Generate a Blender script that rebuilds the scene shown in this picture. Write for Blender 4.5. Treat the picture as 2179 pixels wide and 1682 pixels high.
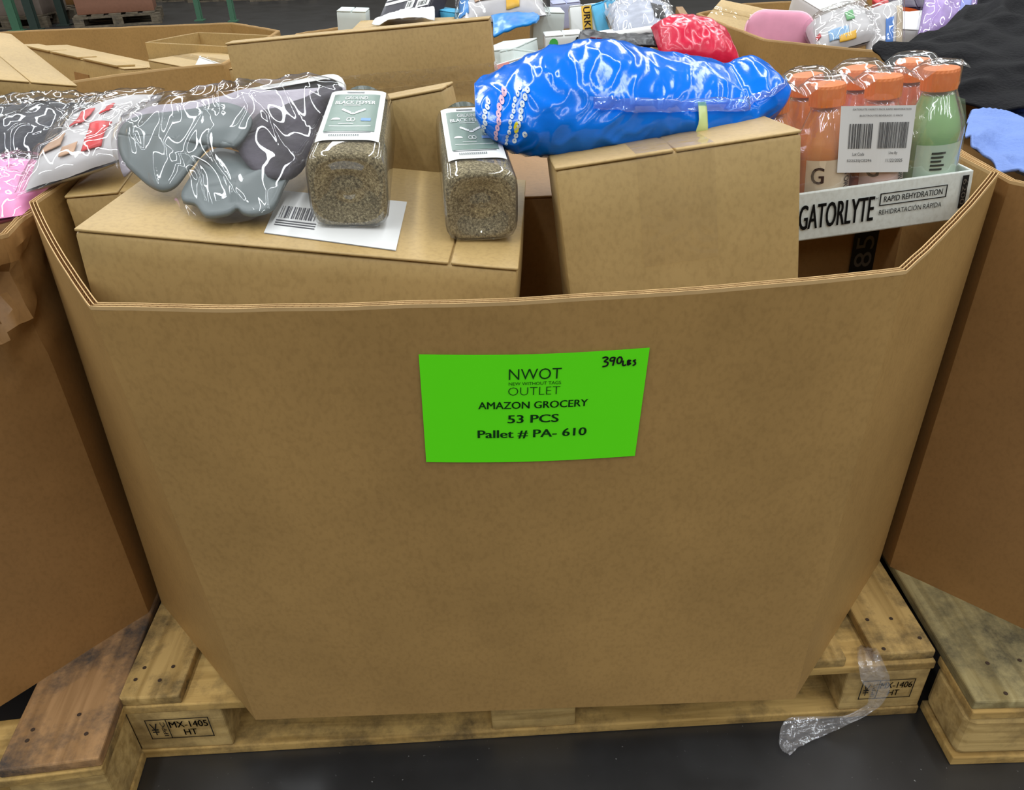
import bpy, math, random
from mathutils import Vector, Matrix, noise
for o in list(bpy.data.objects): bpy.data.objects.remove(o)
scene = bpy.context.scene
COL = scene.collection
V = Vector
PI = math.pi
rnd = random.Random(7)

# ------------------------------------------------------------------ camera
IMW, IMH, FPX = 2179, 1682, 1651.15
PITCH, ROLL, YAW = 0.560166, -0.036302, 0.023744
CAM = V((-0.03293, -0.74911, 1.10554))
_F = V((math.sin(YAW)*math.cos(PITCH), math.cos(YAW)*math.cos(PITCH), -math.sin(PITCH)))
_R = _F.cross(V((0, 0, 1))).normalized(); _U = _R.cross(_F)
_R2 = _R*math.cos(ROLL) + _U*math.sin(ROLL); _U2 = -_R*math.sin(ROLL) + _U*math.cos(ROLL)
cd = bpy.data.cameras.new('camera'); cam = bpy.data.objects.new('camera', cd); COL.objects.link(cam)
cd.sensor_width = 36; cd.lens = FPX/IMW*36; cd.clip_start = .02; cd.clip_end = 200
M3 = Matrix((_R2, _U2, -_F)).transposed()
cam.matrix_world = Matrix.Translation(CAM) @ M3.to_4x4()
scene.camera = cam
def at(px, py, y=None, z=None, x=None):
    """world point where the sight line of a photo pixel meets a plane"""
    d = _F + _R2*((px-IMW/2)/FPX) - _U2*((py-IMH/2)/FPX)
    if z is not None: t = (z-CAM.z)/d.z
    elif y is not None: t = (y-CAM.y)/d.y
    else: t = (x-CAM.x)/d.x
    return CAM + d*t

# ------------------------------------------------------------------ light
w = bpy.data.worlds.new('world'); scene.world = w; w.use_nodes = True
w.node_tree.nodes['Background'].inputs[0].default_value = (1, .84, .6, 1)
w.node_tree.nodes['Background'].inputs[1].default_value = .19
for lx in (-7.5, -4.5, -1.5, 1.5, 4.5, 7.5):          # rows of ceiling tube fittings along the hall
    ld = bpy.data.lights.new('ceiling_tube_row', 'AREA'); ld.shape = 'RECTANGLE'
    ld.size = .28; ld.size_y = 23; ld.energy = 480; ld.color = (.93, .97, 1)
    lo = bpy.data.objects.new('ceiling_tube_row', ld); COL.objects.link(lo); lo.location = (lx, 3.5, 5.4)
scene.view_settings.view_transform = 'Standard'; scene.view_settings.look = 'None'
scene.view_settings.exposure = -0.2; scene.view_settings.gamma = 1
scene.view_settings.use_curve_mapping = False

# ------------------------------------------------------------------ materials
def srgb(r, g, b):
    f = lambda c: (c/255/12.92 if c/255 <= .04045 else ((c/255+.055)/1.055)**2.4)
    return (f(r), f(g), f(b), 1)
MATS = {}
def nm(name):
    m = bpy.data.materials.new(name); m.use_nodes = True
    nt = m.node_tree; return m, nt, nt.nodes, nt.links, nt.nodes['Principled BSDF']
def plain(name, col, rough=.5, spec=.4, coat=0, var=.06, vscale=30, bump=0, bscale=60, metal=0, trans=0, sub=0):
    if name in MATS: return MATS[name]
    m, nt, N, L, b = nm(name)
    c = srgb(*col)
    tc = N.new('ShaderNodeTexCoord')
    nz = N.new('ShaderNodeTexNoise'); nz.inputs['Scale'].default_value = vscale; nz.inputs['Detail'].default_value = 4
    L.new(tc.outputs['Object'], nz.inputs['Vector'])
    rp = N.new('ShaderNodeValToRGB')
    rp.color_ramp.elements[0].color = (*[x*(1-var) for x in c[:3]], 1); rp.color_ramp.elements[0].position = .3
    rp.color_ramp.elements[1].color = (*[min(1, x*(1+var)) for x in c[:3]], 1); rp.color_ramp.elements[1].position = .7
    L.new(nz.outputs['Fac'], rp.inputs['Fac']); L.new(rp.outputs['Color'], b.inputs['Base Color'])
    b.inputs['Roughness'].default_value = rough; b.inputs['Specular IOR Level'].default_value = spec
    b.inputs['Coat Weight'].default_value = coat; b.inputs['Coat Roughness'].default_value = .08
    b.inputs['Metallic'].default_value = metal; b.inputs['Transmission Weight'].default_value = trans
    if bump:
        n2 = N.new('ShaderNodeTexNoise'); n2.inputs['Scale'].default_value = bscale; n2.inputs['Detail'].default_value = 5
        L.new(tc.outputs['Object'], n2.inputs['Vector'])
        bp = N.new('ShaderNodeBump'); bp.inputs['Strength'].default_value = bump; bp.inputs['Distance'].default_value = .01
        L.new(n2.outputs['Fac'], bp.inputs['Height']); L.new(bp.outputs['Normal'], b.inputs['Normal'])
    MATS[name] = m; return m
def card(name, col, stain=.15):
    """kraft board: blotches, fibre speckle and faint flute lines"""
    m, nt, N, L, b = nm(name); c = srgb(*col)
    tc = N.new('ShaderNodeTexCoord')
    a = N.new('ShaderNodeTexNoise'); a.inputs['Scale'].default_value = 5; a.inputs['Detail'].default_value = 6; a.inputs['Roughness'].default_value = .65
    s = N.new('ShaderNodeTexNoise'); s.inputs['Scale'].default_value = 190; s.inputs['Detail'].default_value = 3
    mp = N.new('ShaderNodeMapping'); mp.inputs['Scale'].default_value = (1, 1, .7)
    L.new(tc.outputs['Object'], a.inputs['Vector']); L.new(tc.outputs['Object'], mp.inputs['Vector']); L.new(mp.outputs['Vector'], s.inputs['Vector'])
    r1 = N.new('ShaderNodeValToRGB')
    r1.color_ramp.elements[0].position = .32; r1.color_ramp.elements[0].color = (c[0]*(1-stain), c[1]*(1-stain*1.05), c[2]*(1-stain*1.2), 1)
    r1.color_ramp.elements[1].position = .66; r1.color_ramp.elements[1].color = (c[0]*1.05, c[1]*1.05, c[2]*1.05, 1)
    r2 = N.new('ShaderNodeValToRGB')
    r2.color_ramp.elements[0].position = .30; r2.color_ramp.elements[0].color = (.88, .87, .85, 1)
    r2.color_ramp.elements[1].position = .55; r2.color_ramp.elements[1].color = (1, 1, 1, 1)
    mx = N.new('ShaderNodeMixRGB'); mx.blend_type = 'MULTIPLY'; mx.inputs['Fac'].default_value = 1
    L.new(a.outputs['Fac'], r1.inputs['Fac']); L.new(s.outputs['Fac'], r2.inputs['Fac'])
    L.new(r1.outputs['Color'], mx.inputs['Color1']); L.new(r2.outputs['Color'], mx.inputs['Color2'])
    L.new(mx.outputs['Color'], b.inputs['Base Color'])
    b.inputs['Roughness'].default_value = .5; b.inputs['Specular IOR Level'].default_value = .5
    bp = N.new('ShaderNodeBump'); bp.inputs['Strength'].default_value = .05; bp.inputs['Distance'].default_value = .002
    L.new(s.outputs['Fac'], bp.inputs['Height']); L.new(bp.outputs['Normal'], b.inputs['Normal'])
    MATS[name] = m; return m
def wood(name, col, dark, grain='Y', dirt=.5):
    m, nt, N, L, b = nm(name); c = srgb(*col); d = srgb(*dark)
    tc = N.new('ShaderNodeTexCoord'); oi = N.new('ShaderNodeObjectInfo')
    ad = N.new('ShaderNodeVectorMath'); ad.operation = 'MULTIPLY_ADD'
    L.new(oi.outputs['Random'], ad.inputs[0]); ad.inputs[1].default_value = (7, 3, 5); L.new(tc.outputs['Object'], ad.inputs[2])
    mp = N.new('ShaderNodeMapping'); mp.inputs['Scale'].default_value = {'Y': (60, 4, 60), 'X': (4, 60, 60)}[grain]
    L.new(ad.outputs[0], mp.inputs['Vector'])
    g = N.new('ShaderNodeTexNoise'); g.inputs['Scale'].default_value = 1; g.inputs['Detail'].default_value = 5; g.inputs['Distortion'].default_value = .6
    L.new(mp.outputs['Vector'], g.inputs['Vector'])
    k = N.new('ShaderNodeTexNoise'); k.inputs['Scale'].default_value = 11; k.inputs['Detail'].default_value = 8; k.inputs['Roughness'].default_value = .72
    L.new(ad.outputs[0], k.inputs['Vector'])
    r1 = N.new('ShaderNodeValToRGB')
    r1.color_ramp.elements[0].position = .3; r1.color_ramp.elements[0].color = (c[0]*.6, c[1]*.56, c[2]*.48, 1)
    r1.color_ramp.elements[1].position = .62; r1.color_ramp.elements[1].color = c
    r2 = N.new('ShaderNodeValToRGB')
    r2.color_ramp.elements[0].position = .44; r2.color_ramp.elements[0].color = (0, 0, 0, 1)
    r2.color_ramp.elements[1].position = .66; r2.color_ramp.elements[1].color = (dirt, dirt, dirt, 1)
    mx = N.new('ShaderNodeMixRGB'); L.new(g.outputs['Fac'], r1.inputs['Fac']); L.new(k.outputs['Fac'], r2.inputs['Fac'])
    L.new(r2.outputs['Color'], mx.inputs['Fac']); L.new(r1.outputs['Color'], mx.inputs['Color1']); mx.inputs['Color2'].default_value = d
    L.new(mx.outputs['Color'], b.inputs['Base Color']); b.inputs['Roughness'].default_value = .75; b.inputs['Specular IOR Level'].default_value = .25
    bp = N.new('ShaderNodeBump'); bp.inputs['Strength'].default_value = .5; bp.inputs['Distance'].default_value = .002
    L.new(g.outputs['Fac'], bp.inputs['Height']); L.new(bp.outputs['Normal'], b.inputs['Normal'])
    MATS[name] = m; return m
def film(name, tint=(1, 1, 1), milky=.06, rough=.07, gain=1.6, base=.03, bump=.0, bscale=90):
    """thin clear plastic: see-through, glossy by Fresnel, slightly milky"""
    if name in MATS: return MATS[name]
    m, nt, N, L, b = nm(name); N.remove(b)
    out = N['Material Output']
    tr = N.new('ShaderNodeBsdfTransparent'); tr.inputs['Color'].default_value = (*tint, 1)
    gl = N.new('ShaderNodeBsdfGlossy'); gl.inputs['Roughness'].default_value = rough
    df = N.new('ShaderNodeBsdfDiffuse'); df.inputs['Color'].default_value = (*[min(1, .9*t) for t in tint], 1)
    ge = N.new('ShaderNodeNewGeometry'); dp = N.new('ShaderNodeVectorMath'); dp.operation = 'DOT_PRODUCT'
    L.new(ge.outputs['Normal'], dp.inputs[0]); L.new(ge.outputs['Incoming'], dp.inputs[1])
    ab = N.new('ShaderNodeMath'); ab.operation = 'ABSOLUTE'; L.new(dp.outputs['Value'], ab.inputs[0])
    om = N.new('ShaderNodeMath'); om.operation = 'SUBTRACT'; om.inputs[0].default_value = 1; L.new(ab.outputs[0], om.inputs[1])
    pw = N.new('ShaderNodeMath'); pw.operation = 'POWER'; pw.inputs[1].default_value = 5; L.new(om.outputs[0], pw.inputs[0])
    fr = N.new('ShaderNodeMath'); fr.operation = 'MULTIPLY_ADD'; fr.inputs[1].default_value = .5; fr.inputs[2].default_value = .04; L.new(pw.outputs[0], fr.inputs[0])
    ma = N.new('ShaderNodeMath'); ma.operation = 'MULTIPLY_ADD'; ma.inputs[1].default_value = gain; ma.inputs[2].default_value = base; ma.use_clamp = True
    L.new(fr.outputs[0], ma.inputs[0])
    m1 = N.new('ShaderNodeMixShader'); m1.inputs[0].default_value = milky
    L.new(tr.outputs[0], m1.inputs[1]); L.new(df.outputs[0], m1.inputs[2])
    m2 = N.new('ShaderNodeMixShader'); L.new(ma.outputs[0], m2.inputs[0]); L.new(m1.outputs[0], m2.inputs[1]); L.new(gl.outputs[0], m2.inputs[2])
    L.new(m2.outputs[0], out.inputs['Surface'])
    if bump:
        tc = N.new('ShaderNodeTexCoord'); n2 = N.new('ShaderNodeTexNoise'); n2.inputs['Scale'].default_value = bscale*.6; n2.inputs['Detail'].default_value = 1; n2.inputs['Distortion'].default_value = .8
        L.new(tc.outputs['Object'], n2.inputs['Vector'])
        bp = N.new('ShaderNodeBump'); bp.inputs['Strength'].default_value = bump; bp.inputs['Distance'].default_value = .006
        L.new(n2.outputs['Fac'], bp.inputs['Height'])
        for q in (gl, df): L.new(bp.outputs['Normal'], q.inputs['Normal'])
    MATS[name] = m; return m

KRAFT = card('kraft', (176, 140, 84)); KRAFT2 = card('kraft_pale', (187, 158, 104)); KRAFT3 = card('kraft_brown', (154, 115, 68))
KEDGE = plain('kraft_edge', (205, 172, 122), .8, .2); KFLUTE = plain('kraft_flute', (150, 114, 74), .85, .1)
INNER = card('kraft_inside', (186, 146, 103))
TAPE = film('clear_tape', (.985, .975, .94), .02, .10, 1.2, .0, .5, 60)
TAPE2 = film('crinkled_tape', (.985, .975, .94), .03, .07, 2.2, .06, .35, 110)
FILM = film('clear_film'); FILMW = film('clear_film_wrinkled', (1, 1, 1), .03, .05, 1.5, .02, .14, 36)
WRAP = film('stretch_wrap', (.97, .97, 1), .18, .10, 2.2, .06, .9, 150)
INK = plain('black_ink', (24, 24, 24), .55, .3, var=0); GINK = plain('dark_green_ink', (9, 62, 18), .6, .3, var=0)
WHITE = plain('white_paper', (226, 227, 226), .6, .3, var=.02)
WBOX = plain('pale_white_card', (206, 216, 213), .5, .4, var=.03)

# ------------------------------------------------------------------ mesh tools
class MB:
    def __init__(s): s.v = []; s.f = []
    def quadgrid(s, fn, nu, nv, flip=False, wrapu=False):
        o = len(s.v)
        for j in range(nv+1):
            for i in range(nu if wrapu else nu+1): s.v.append(V(fn(i/nu, j/nv)))
        w_ = nu if wrapu else nu+1
        for j in range(nv):
            for i in range(nu):
                a = o+j*w_+i; b = o+j*w_+(i+1) % w_; c = b+w_; d = a+w_
                s.f.append((a, d, c, b) if flip else (a, b, c, d))
        return s
    def hexa(s, p):
        """8 corners: bottom ring 0-3 then top ring 4-7 (counter clockwise seen from above)"""
        o = len(s.v); s.v += [V(q) for q in p]
        for f in ((3, 2, 1, 0), (4, 5, 6, 7), (0, 1, 5, 4), (1, 2, 6, 5), (2, 3, 7, 6), (3, 0, 4, 7)): s.f.append(tuple(o+i for i in f))
        return s
    def box(s, x0, x1, y0, y1, z0, z1):
        return s.hexa(((x0, y0, z0), (x1, y0, z0), (x1, y1, z0), (x0, y1, z0), (x0, y0, z1), (x1, y0, z1), (x1, y1, z1), (x0, y1, z1)))
    def softbox(s, x0, x1, y0, y1, z0, z1, r=.004, n=6, puff=0., seed=0):
        """rounded box with faces that bulge a little"""
        cx, cy, cz = (x0+x1)/2, (y0+y1)/2, (z0+z1)/2; hx, hy, hz = (x1-x0)/2, (y1-y0)/2, (z1-z0)/2
        def pt(a, b, c):
            q = V((a*hx, b*hy, c*hz)); i = V((max(-hx+r, min(hx-r, q.x)), max(-hy+r, min(hy-r, q.y)), max(-hz+r, min(hz-r, q.z))))
            d = q-i
            if d.length > 1e-9: q = i+d.normalized()*r
            if puff:
                k = [abs(a), abs(b), abs(c)]
                m = (1-min(1, sorted(k)[0])**2)*(1-min(1, sorted(k)[1])**2)
                ax = k.index(max(k)); sg = (a, b, c)[ax]; dv = [0, 0, 0]; dv[ax] = 1 if sg > 0 else -1
                q += V(dv)*puff*m
                q += V((noise.noise(q*9+V((seed, 0, 0))), noise.noise(q*9+V((0, seed, 9))), noise.noise(q*9+V((5, 0, seed)))))*puff*.35
            return V((cx, cy, cz))+q
        tx = [-1, -1+min(.5, r/hx)] + [-1+min(.5, r/hx)+(2-2*min(.5, r/hx))*i/n for i in range(1, n)] + [1-min(.5, r/hx), 1]
        ty = [-1, -1+min(.5, r/hy)] + [-1+min(.5, r/hy)+(2-2*min(.5, r/hy))*i/n for i in range(1, n)] + [1-min(.5, r/hy), 1]
        tz = [-1, -1+min(.5, r/hz)] + [-1+min(.5, r/hz)+(2-2*min(.5, r/hz))*i/n for i in range(1, n)] + [1-min(.5, r/hz), 1]
        k = n+2
        g = lambda t, u: t[int(round(u*k))]
        s.quadgrid(lambda u, v: pt(g(tx, u), -1, g(tz, v)), k, k); s.quadgrid(lambda u, v: pt(g(tx, u), 1, g(tz, v)), k, k, True)
        s.quadgrid(lambda u, v: pt(-1, g(ty, u), g(tz, v)), k, k, True); s.quadgrid(lambda u, v: pt(1, g(ty, u), g(tz, v)), k, k)
        s.quadgrid(lambda u, v: pt(g(tx, u), g(ty, v), 1), k, k); s.quadgrid(lambda u, v: pt(g(tx, u), g(ty, v), -1), k, k, True)
        return s
    def prism(s, poly, fn, z0, z1):
        """polygon in 2D, fn(x, y, h) -> 3D"""
        o = len(s.v); n = len(poly)
        s.v += [V(fn(x, y, z0)) for x, y in poly] + [V(fn(x, y, z1)) for x, y in poly]
        s.f.append(tuple(o+i for i in reversed(range(n)))); s.f.append(tuple(o+n+i for i in range(n)))
        for i in range(n): s.f.append((o+i, o+(i+1) % n, o+n+(i+1) % n, o+n+i))
        return s
    def tube(s, pts, r, n=8):
        pts = [V(p) for p in pts]; o = len(s.v)
        for k, p in enumerate(pts):
            t = (pts[min(k+1, len(pts)-1)]-pts[max(k-1, 0)]).normalized()
            a = t.cross(V((0, 0, 1)) if abs(t.z) < .9 else V((1, 0, 0))).normalized(); b = t.cross(a)
            rr = r[k] if isinstance(r, (list, tuple)) else r
            for i in range(n): s.v.append(p+(a*math.cos(2*PI*i/n)+b*math.sin(2*PI*i/n))*rr)
        for k in range(len(pts)-1):
            for i in range(n): s.f.append((o+k*n+i, o+k*n+(i+1) % n, o+(k+1)*n+(i+1) % n, o+(k+1)*n+i))
        s.f.append(tuple(o+i for i in reversed(range(n)))); s.f.append(tuple(o+(len(pts)-1)*n+i for i in range(n)))
        return s
    def lathe(s, prof, n=28, fn=lambda p: p, knurl=None):
        o = len(s.v)
        for j, (r, z) in enumerate(prof):
            for i in range(n):
                rr = r*(1+(knurl if knurl and i % 2 and 0 < j < len(prof)-2 else 0))
                s.v.append(V(fn(V((rr*math.cos(2*PI*i/n), rr*math.sin(2*PI*i/n), z)))))
        for j in range(len(prof)-1):
            for i in range(n): s.f.append((o+j*n+i, o+j*n+(i+1) % n, o+(j+1)*n+(i+1) % n, o+(j+1)*n+i))
        s.f.append(tuple(o+i for i in reversed(range(n)))); s.f.append(tuple(o+(len(prof)-1)*n+i for i in range(n)))
        return s
    def raw(s, verts, faces):
        o = len(s.v); s.v += [V(p) for p in verts]; s.f += [tuple(o+i for i in f) for f in faces]; return s
    def mapped(s, fn): s.v = [V(fn(p)) for p in s.v]; return s
TM = {}
def build(mb, name, mat, parent=None, smooth=False, world=False, label=None, kind=None, solid=0, sub=0, angle=None):
    verts = mb.v
    if world and parent is not None:
        p = parent
        while p.parent: p = p.parent
        inv = TM[p.name].inverted(); verts = [inv @ q for q in verts]
    me = bpy.data.meshes.new(name); me.from_pydata([tuple(q) for q in verts], [], mb.f); me.update()
    me.materials.append(mat)
    if smooth:
        me.polygons.foreach_set('use_smooth', [True]*len(me.polygons))
        if angle: me.set_sharp_from_angle(angle=angle)
    ob = bpy.data.objects.new(name, me); COL.objects.link(ob)
    if parent is not None: ob.parent = parent
    if label: ob['label'] = label
    if kind: ob['kind'] = kind
    if solid:
        md = ob.modifiers.new('thickness', 'SOLIDIFY'); md.thickness = solid; md.offset = 0
    if sub:
        md = ob.modifiers.new('smooth', 'SUBSURF'); md.levels = sub; md.render_levels = sub
    return ob
def tag(o, label, cat, group=None):
    o['label'] = label; o['category'] = cat
    if group: o['group'] = group
    return o
def thing(name, label, cat, mat4=None, group=None):
    o = bpy.data.objects.new(name, None); COL.objects.link(o); o.empty_display_size = .05
    m = mat4 if isinstance(mat4, Matrix) else Matrix.Translation(V(mat4 or (0, 0, 0)))
    o.matrix_world = m; TM[o.name] = m
    return tag(o, label, cat, group)
def single(mb, name, mat, label, cat, smooth=False, group=None, solid=0, sub=0, angle=None):
    """a thing that is one mesh: world coordinates in, origin moved to its base"""
    lo = V((min(p.x for p in mb.v)+max(p.x for p in mb.v), min(p.y for p in mb.v)+max(p.y for p in mb.v), 2*min(p.z for p in mb.v)))/2
    mb.v = [p-lo for p in mb.v]
    o = build(mb, name, mat, smooth=smooth, solid=solid, sub=sub, angle=angle); o.location = lo
    return tag(o, label, cat, group)
def frame(ox, X, up=V((0, 0, 1)), tilt=0):
    """matrix with x along X, z near up leaned back by tilt (radians)"""
    x = X.normalized(); z = (up-x*up.dot(x)).normalized(); y = z.cross(x)
    z2 = z*math.cos(tilt)+y*math.sin(tilt); y2 = z2.cross(x)
    m = Matrix((x, y2, z2)).transposed().to_4x4(); m.translation = ox; return m
def crom(p, t):
    n = len(p)-1; f = t*n; i = min(int(f), n-1); u = f-i
    a, b, c, d = p[max(i-1, 0)], p[i], p[i+1], p[min(i+2, n)]
    return (b*2+(c-a)*u+(a*2-b*5+c*4-d)*u*u+(b*3-a-c*3+d)*u*u*u)*.5
def ridge(p): return 1-2*abs(noise.noise(p))
_tc = {}
def text2d(s, bold=0.):
    if (s, bold) in _tc: return _tc[(s, bold)]
    cu = bpy.data.curves.new('t', 'FONT'); cu.body = s; cu.offset = bold; cu.resolution_u = 3
    ob = bpy.data.objects.new('t', cu); COL.objects.link(ob)
    me = bpy.data.meshes.new_from_object(ob)
    vs = [(v.co.x, v.co.y) for v in me.vertices]; fs = [tuple(p.vertices) for p in me.polygons]
    bpy.data.objects.remove(ob); bpy.data.curves.remove(cu); bpy.data.meshes.remove(me)
    _tc[(s, bold)] = (vs, fs); return vs, fs
def put(mb, s, x0, x1, y0, y1, fn, bold=0., rot=0):
    """fit the text to a rectangle of the surface fn(x, y)"""
    vs, fs = text2d(s, min(0, bold))
    ax, bx = min(v[0] for v in vs), max(v[0] for v in vs); ay, by = min(v[1] for v in vs), max(v[1] for v in vs)
    sh = (0,) if bold <= 0 else (-bold*1.1, 0, bold*1.1)
    for dx in sh:
        out = []
        for x, y in vs:
            u, v = (x+dx-ax)/(bx-ax), (y-ay)/(by-ay)
            if rot == 1: u, v = 1-v, u
            if rot == -1: u, v = v, 1-u
            out.append(fn(x0+(x1-x0)*u, y0+(y1-y0)*v))
        mb.raw(out, fs)
def rect(mb, x0, x1, y0, y1, fn): mb.raw([fn(x0, y0), fn(x1, y0), fn(x1, y1), fn(x0, y1)], [(0, 1, 2, 3)])
def barcode(mb, x0, x1, y0, y1, fn, n=30, seed=1):
    r = random.Random(seed); x = 0; ws = [r.choice((1, 1, 2, 3)) for _ in range(2*n)]; tot = sum(ws)
    for k, q in enumerate(ws):
        if k % 2 == 0: rect(mb, x0+(x1-x0)*x/tot, x0+(x1-x0)*(x+q)/tot, y0, y1, fn)
        x += q

# ------------------------------------------------------------------ the hall floor
fm, nt, N, L, b = nm('dark_concrete')
tc = N.new('ShaderNodeTexCoord')
n1 = N.new('ShaderNodeTexNoise'); n1.inputs['Scale'].default_value = 3.5; n1.inputs['Detail'].default_value = 7; n1.inputs['Roughness'].default_value = .65
n2 = N.new('ShaderNodeTexNoise'); n2.inputs['Scale'].default_value = 160; n2.inputs['Detail'].default_value = 2
L.new(tc.outputs['Object'], n1.inputs['Vector']); L.new(tc.outputs['Object'], n2.inputs['Vector'])
r1 = N.new('ShaderNodeValToRGB'); r1.color_ramp.elements[0].color = srgb(24, 24, 24); r1.color_ramp.elements[1].color = srgb(46, 46, 47)
r1.color_ramp.elements[0].position = .3; r1.color_ramp.elements[1].position = .75
r2 = N.new('ShaderNodeValToRGB'); r2.color_ramp.elements[0].position = .72; r2.color_ramp.elements[1].position = .8
r2.color_ramp.elements[0].color = (0, 0, 0, 1); r2.color_ramp.elements[1].color = (.7, .7, .7, 1)
mx = N.new('ShaderNodeMixRGB'); mx.inputs['Color2'].default_value = srgb(150, 150, 148)
L.new(n1.outputs['Fac'], r1.inputs['Fac']); L.new(n2.outputs['Fac'], r2.inputs['Fac'])
L.new(r2.outputs['Color'], mx.inputs['Fac']); L.new(r1.outputs['Color'], mx.inputs['Color1']); L.new(mx.outputs['Color'], b.inputs['Base Color'])
b.inputs['Roughness'].default_value = .36; b.inputs['Specular IOR Level'].default_value = .9
fl = build(MB().quadgrid(lambda u, v: (-16+32*u, -6+34*v, 0), 4, 4), 'floor', fm); fl['kind'] = 'structure'
wl = build(MB().box(-16, 16, 26, 26.2, 0, 7), 'wall_back', plain('painted_block', (150, 150, 146), .8, .2)); wl['kind'] = 'structure'

# ------------------------------------------------------------------ pallets
W_YEL = wood('pine_yellow', (192, 161, 102), (66, 58, 44), 'Y', .95); W_YELX = wood('pine_yellow_cross', (200, 166, 102), (84, 70, 48), 'X', .85)
W_RED = wood('pine_reddish', (172, 134, 92), (66, 62, 60), 'Y', .95); W_GRY = wood('pine_grey', (166, 152, 108), (74, 70, 56), 'Y', .9)
W_PALE = wood('pine_pale', (206, 176, 116), (112, 92, 60), 'X', .7)
W_FAR = wood('far_grey_wood', (118, 108, 92), (54, 50, 46), 'X', .8)
NAIL = plain('nail_rust', (62, 48, 38), .7, .3)
def pallet(name, label, origin, rz, wd, wx, wb, boards, stamp=None, stamp2=None, group=None, notch=False, dz=0):
    """block pallet, 1.22 m front, 1.016 m deep; local origin front left on the floor"""
    m = Matrix.Translation(V(origin)) @ Matrix.Rotation(rz, 4, 'Z')
    t = thing(name, label, 'pallet', m, group)
    Wd, D = 1.22, 1.016
    for y0, y1 in ((0, .10), (.46, .56), (.916, 1.016)):
        build(MB().softbox(0, Wd, y0, y1, 0, .018, .002, 5, .0012, y0*9+1), 'bottom_board', wx, t)
        build(MB().softbox(0, Wd, y0, y1, .108, .124, .002, 5, .0012, y0*7+2), 'stringer_board', wx, t)
    for y0 in (0.002, .46, .915):
        for x0, x1 in ((.002, .143), (.545, .675), (1.09, 1.218)):
            o = build(MB().softbox(x0, x1, y0, y0+.098, .018, .108, .012 if notch else .003, 4, .001, x0*5+y0), 'block', wb, t)
    for k, (x0, x1) in enumerate(boards):
        yy = rnd.uniform(0, .008)
        o = build(MB().softbox(x0, x1, yy, D-yy, .124, .142, .0025, 6, .0012, k*3.1), 'deck_board', wd, t)
        nb = MB()
        for yb in (.03, .07, .49, .53, .95, .985):
            for fx in (.28, .72):
                cx = x0+(x1-x0)*fx+rnd.uniform(-.014, .014); cy = yb+rnd.uniform(-.016, .016)
                nb.lathe([(.003, 0), (.003, .0006)], 8, lambda p, cx=cx, cy=cy: p+V((cx, cy, .1425)))
        build(nb, 'nail_heads', NAIL, o, kind='stuff')
    for st, (x0, z0, w_, h_) in ((s, g) for s, g in (stamp or [])):
        mb = MB(); fn = lambda a, c: V((a, -.0012, c))
        for q in ((x0, x0+w_, z0, z0+.0016), (x0, x0+w_, z0+h_-.0016, z0+h_), (x0, x0+.0016, z0, z0+h_), (x0+w_-.0016, x0+w_, z0, z0+h_), (x0+w_*.32, x0+w_*.32+.0014, z0, z0+h_)): rect(mb, *q, fn)
        put(mb, st[0], x0+w_*.36, x0+w_*.96, z0+h_*.54, z0+h_*.86, fn, .012); put(mb, st[1], x0+w_*.55, x0+w_*.75, z0+h_*.14, z0+h_*.44, fn, .012)
        put(mb, 'IPPC', x0+w_*.22, x0+w_*.29, z0+h_*.14, z0+h_*.86, fn, .0, 1)
        put(mb, '¥', x0+w_*.05, x0+w_*.17, z0+h_*.2, z0+h_*.8, fn)
        build(mb, 'heat_treatment_stamp', INK, t)
    return t
pallet('pallet', 'yellowish wooden pallet under the box with the green sign', (-.61, 0, 0), 0, W_YEL, W_YELX, W_PALE,
       [(0, .09), (.185, .275), (.37, .46), (.55, .67), (.76, .85), (.945, 1.08-.0), (1.125, 1.218)],
       stamp=[(('MX-1405', 'HT'), (.027, .048, .095, .046)), (('MX-1406', 'HT'), (1.115, .046, .082, .044))])
pallet('pallet', 'reddish stained wooden pallet at the left under the crumpled box', (-.598-1.22*math.cos(.075), -.096-1.22*math.sin(.075), 0), .075, W_RED, W_YELX, W_PALE,
       [(0, .14), (.2, .29), (.37, .46), (.55, .67), (.76, .85), (.93, 1.02), (1.085, 1.22)])
pallet('pallet', 'greyish weathered wooden pallet at the right edge', (.617, -.088, 0), -.03, W_GRY, W_YELX, W_PALE,
       [(0, .145), (.2, .29), (.37, .46), (.55, .67), (.76, .85), (.93, 1.02), (1.08, 1.22)], notch=True)

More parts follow.
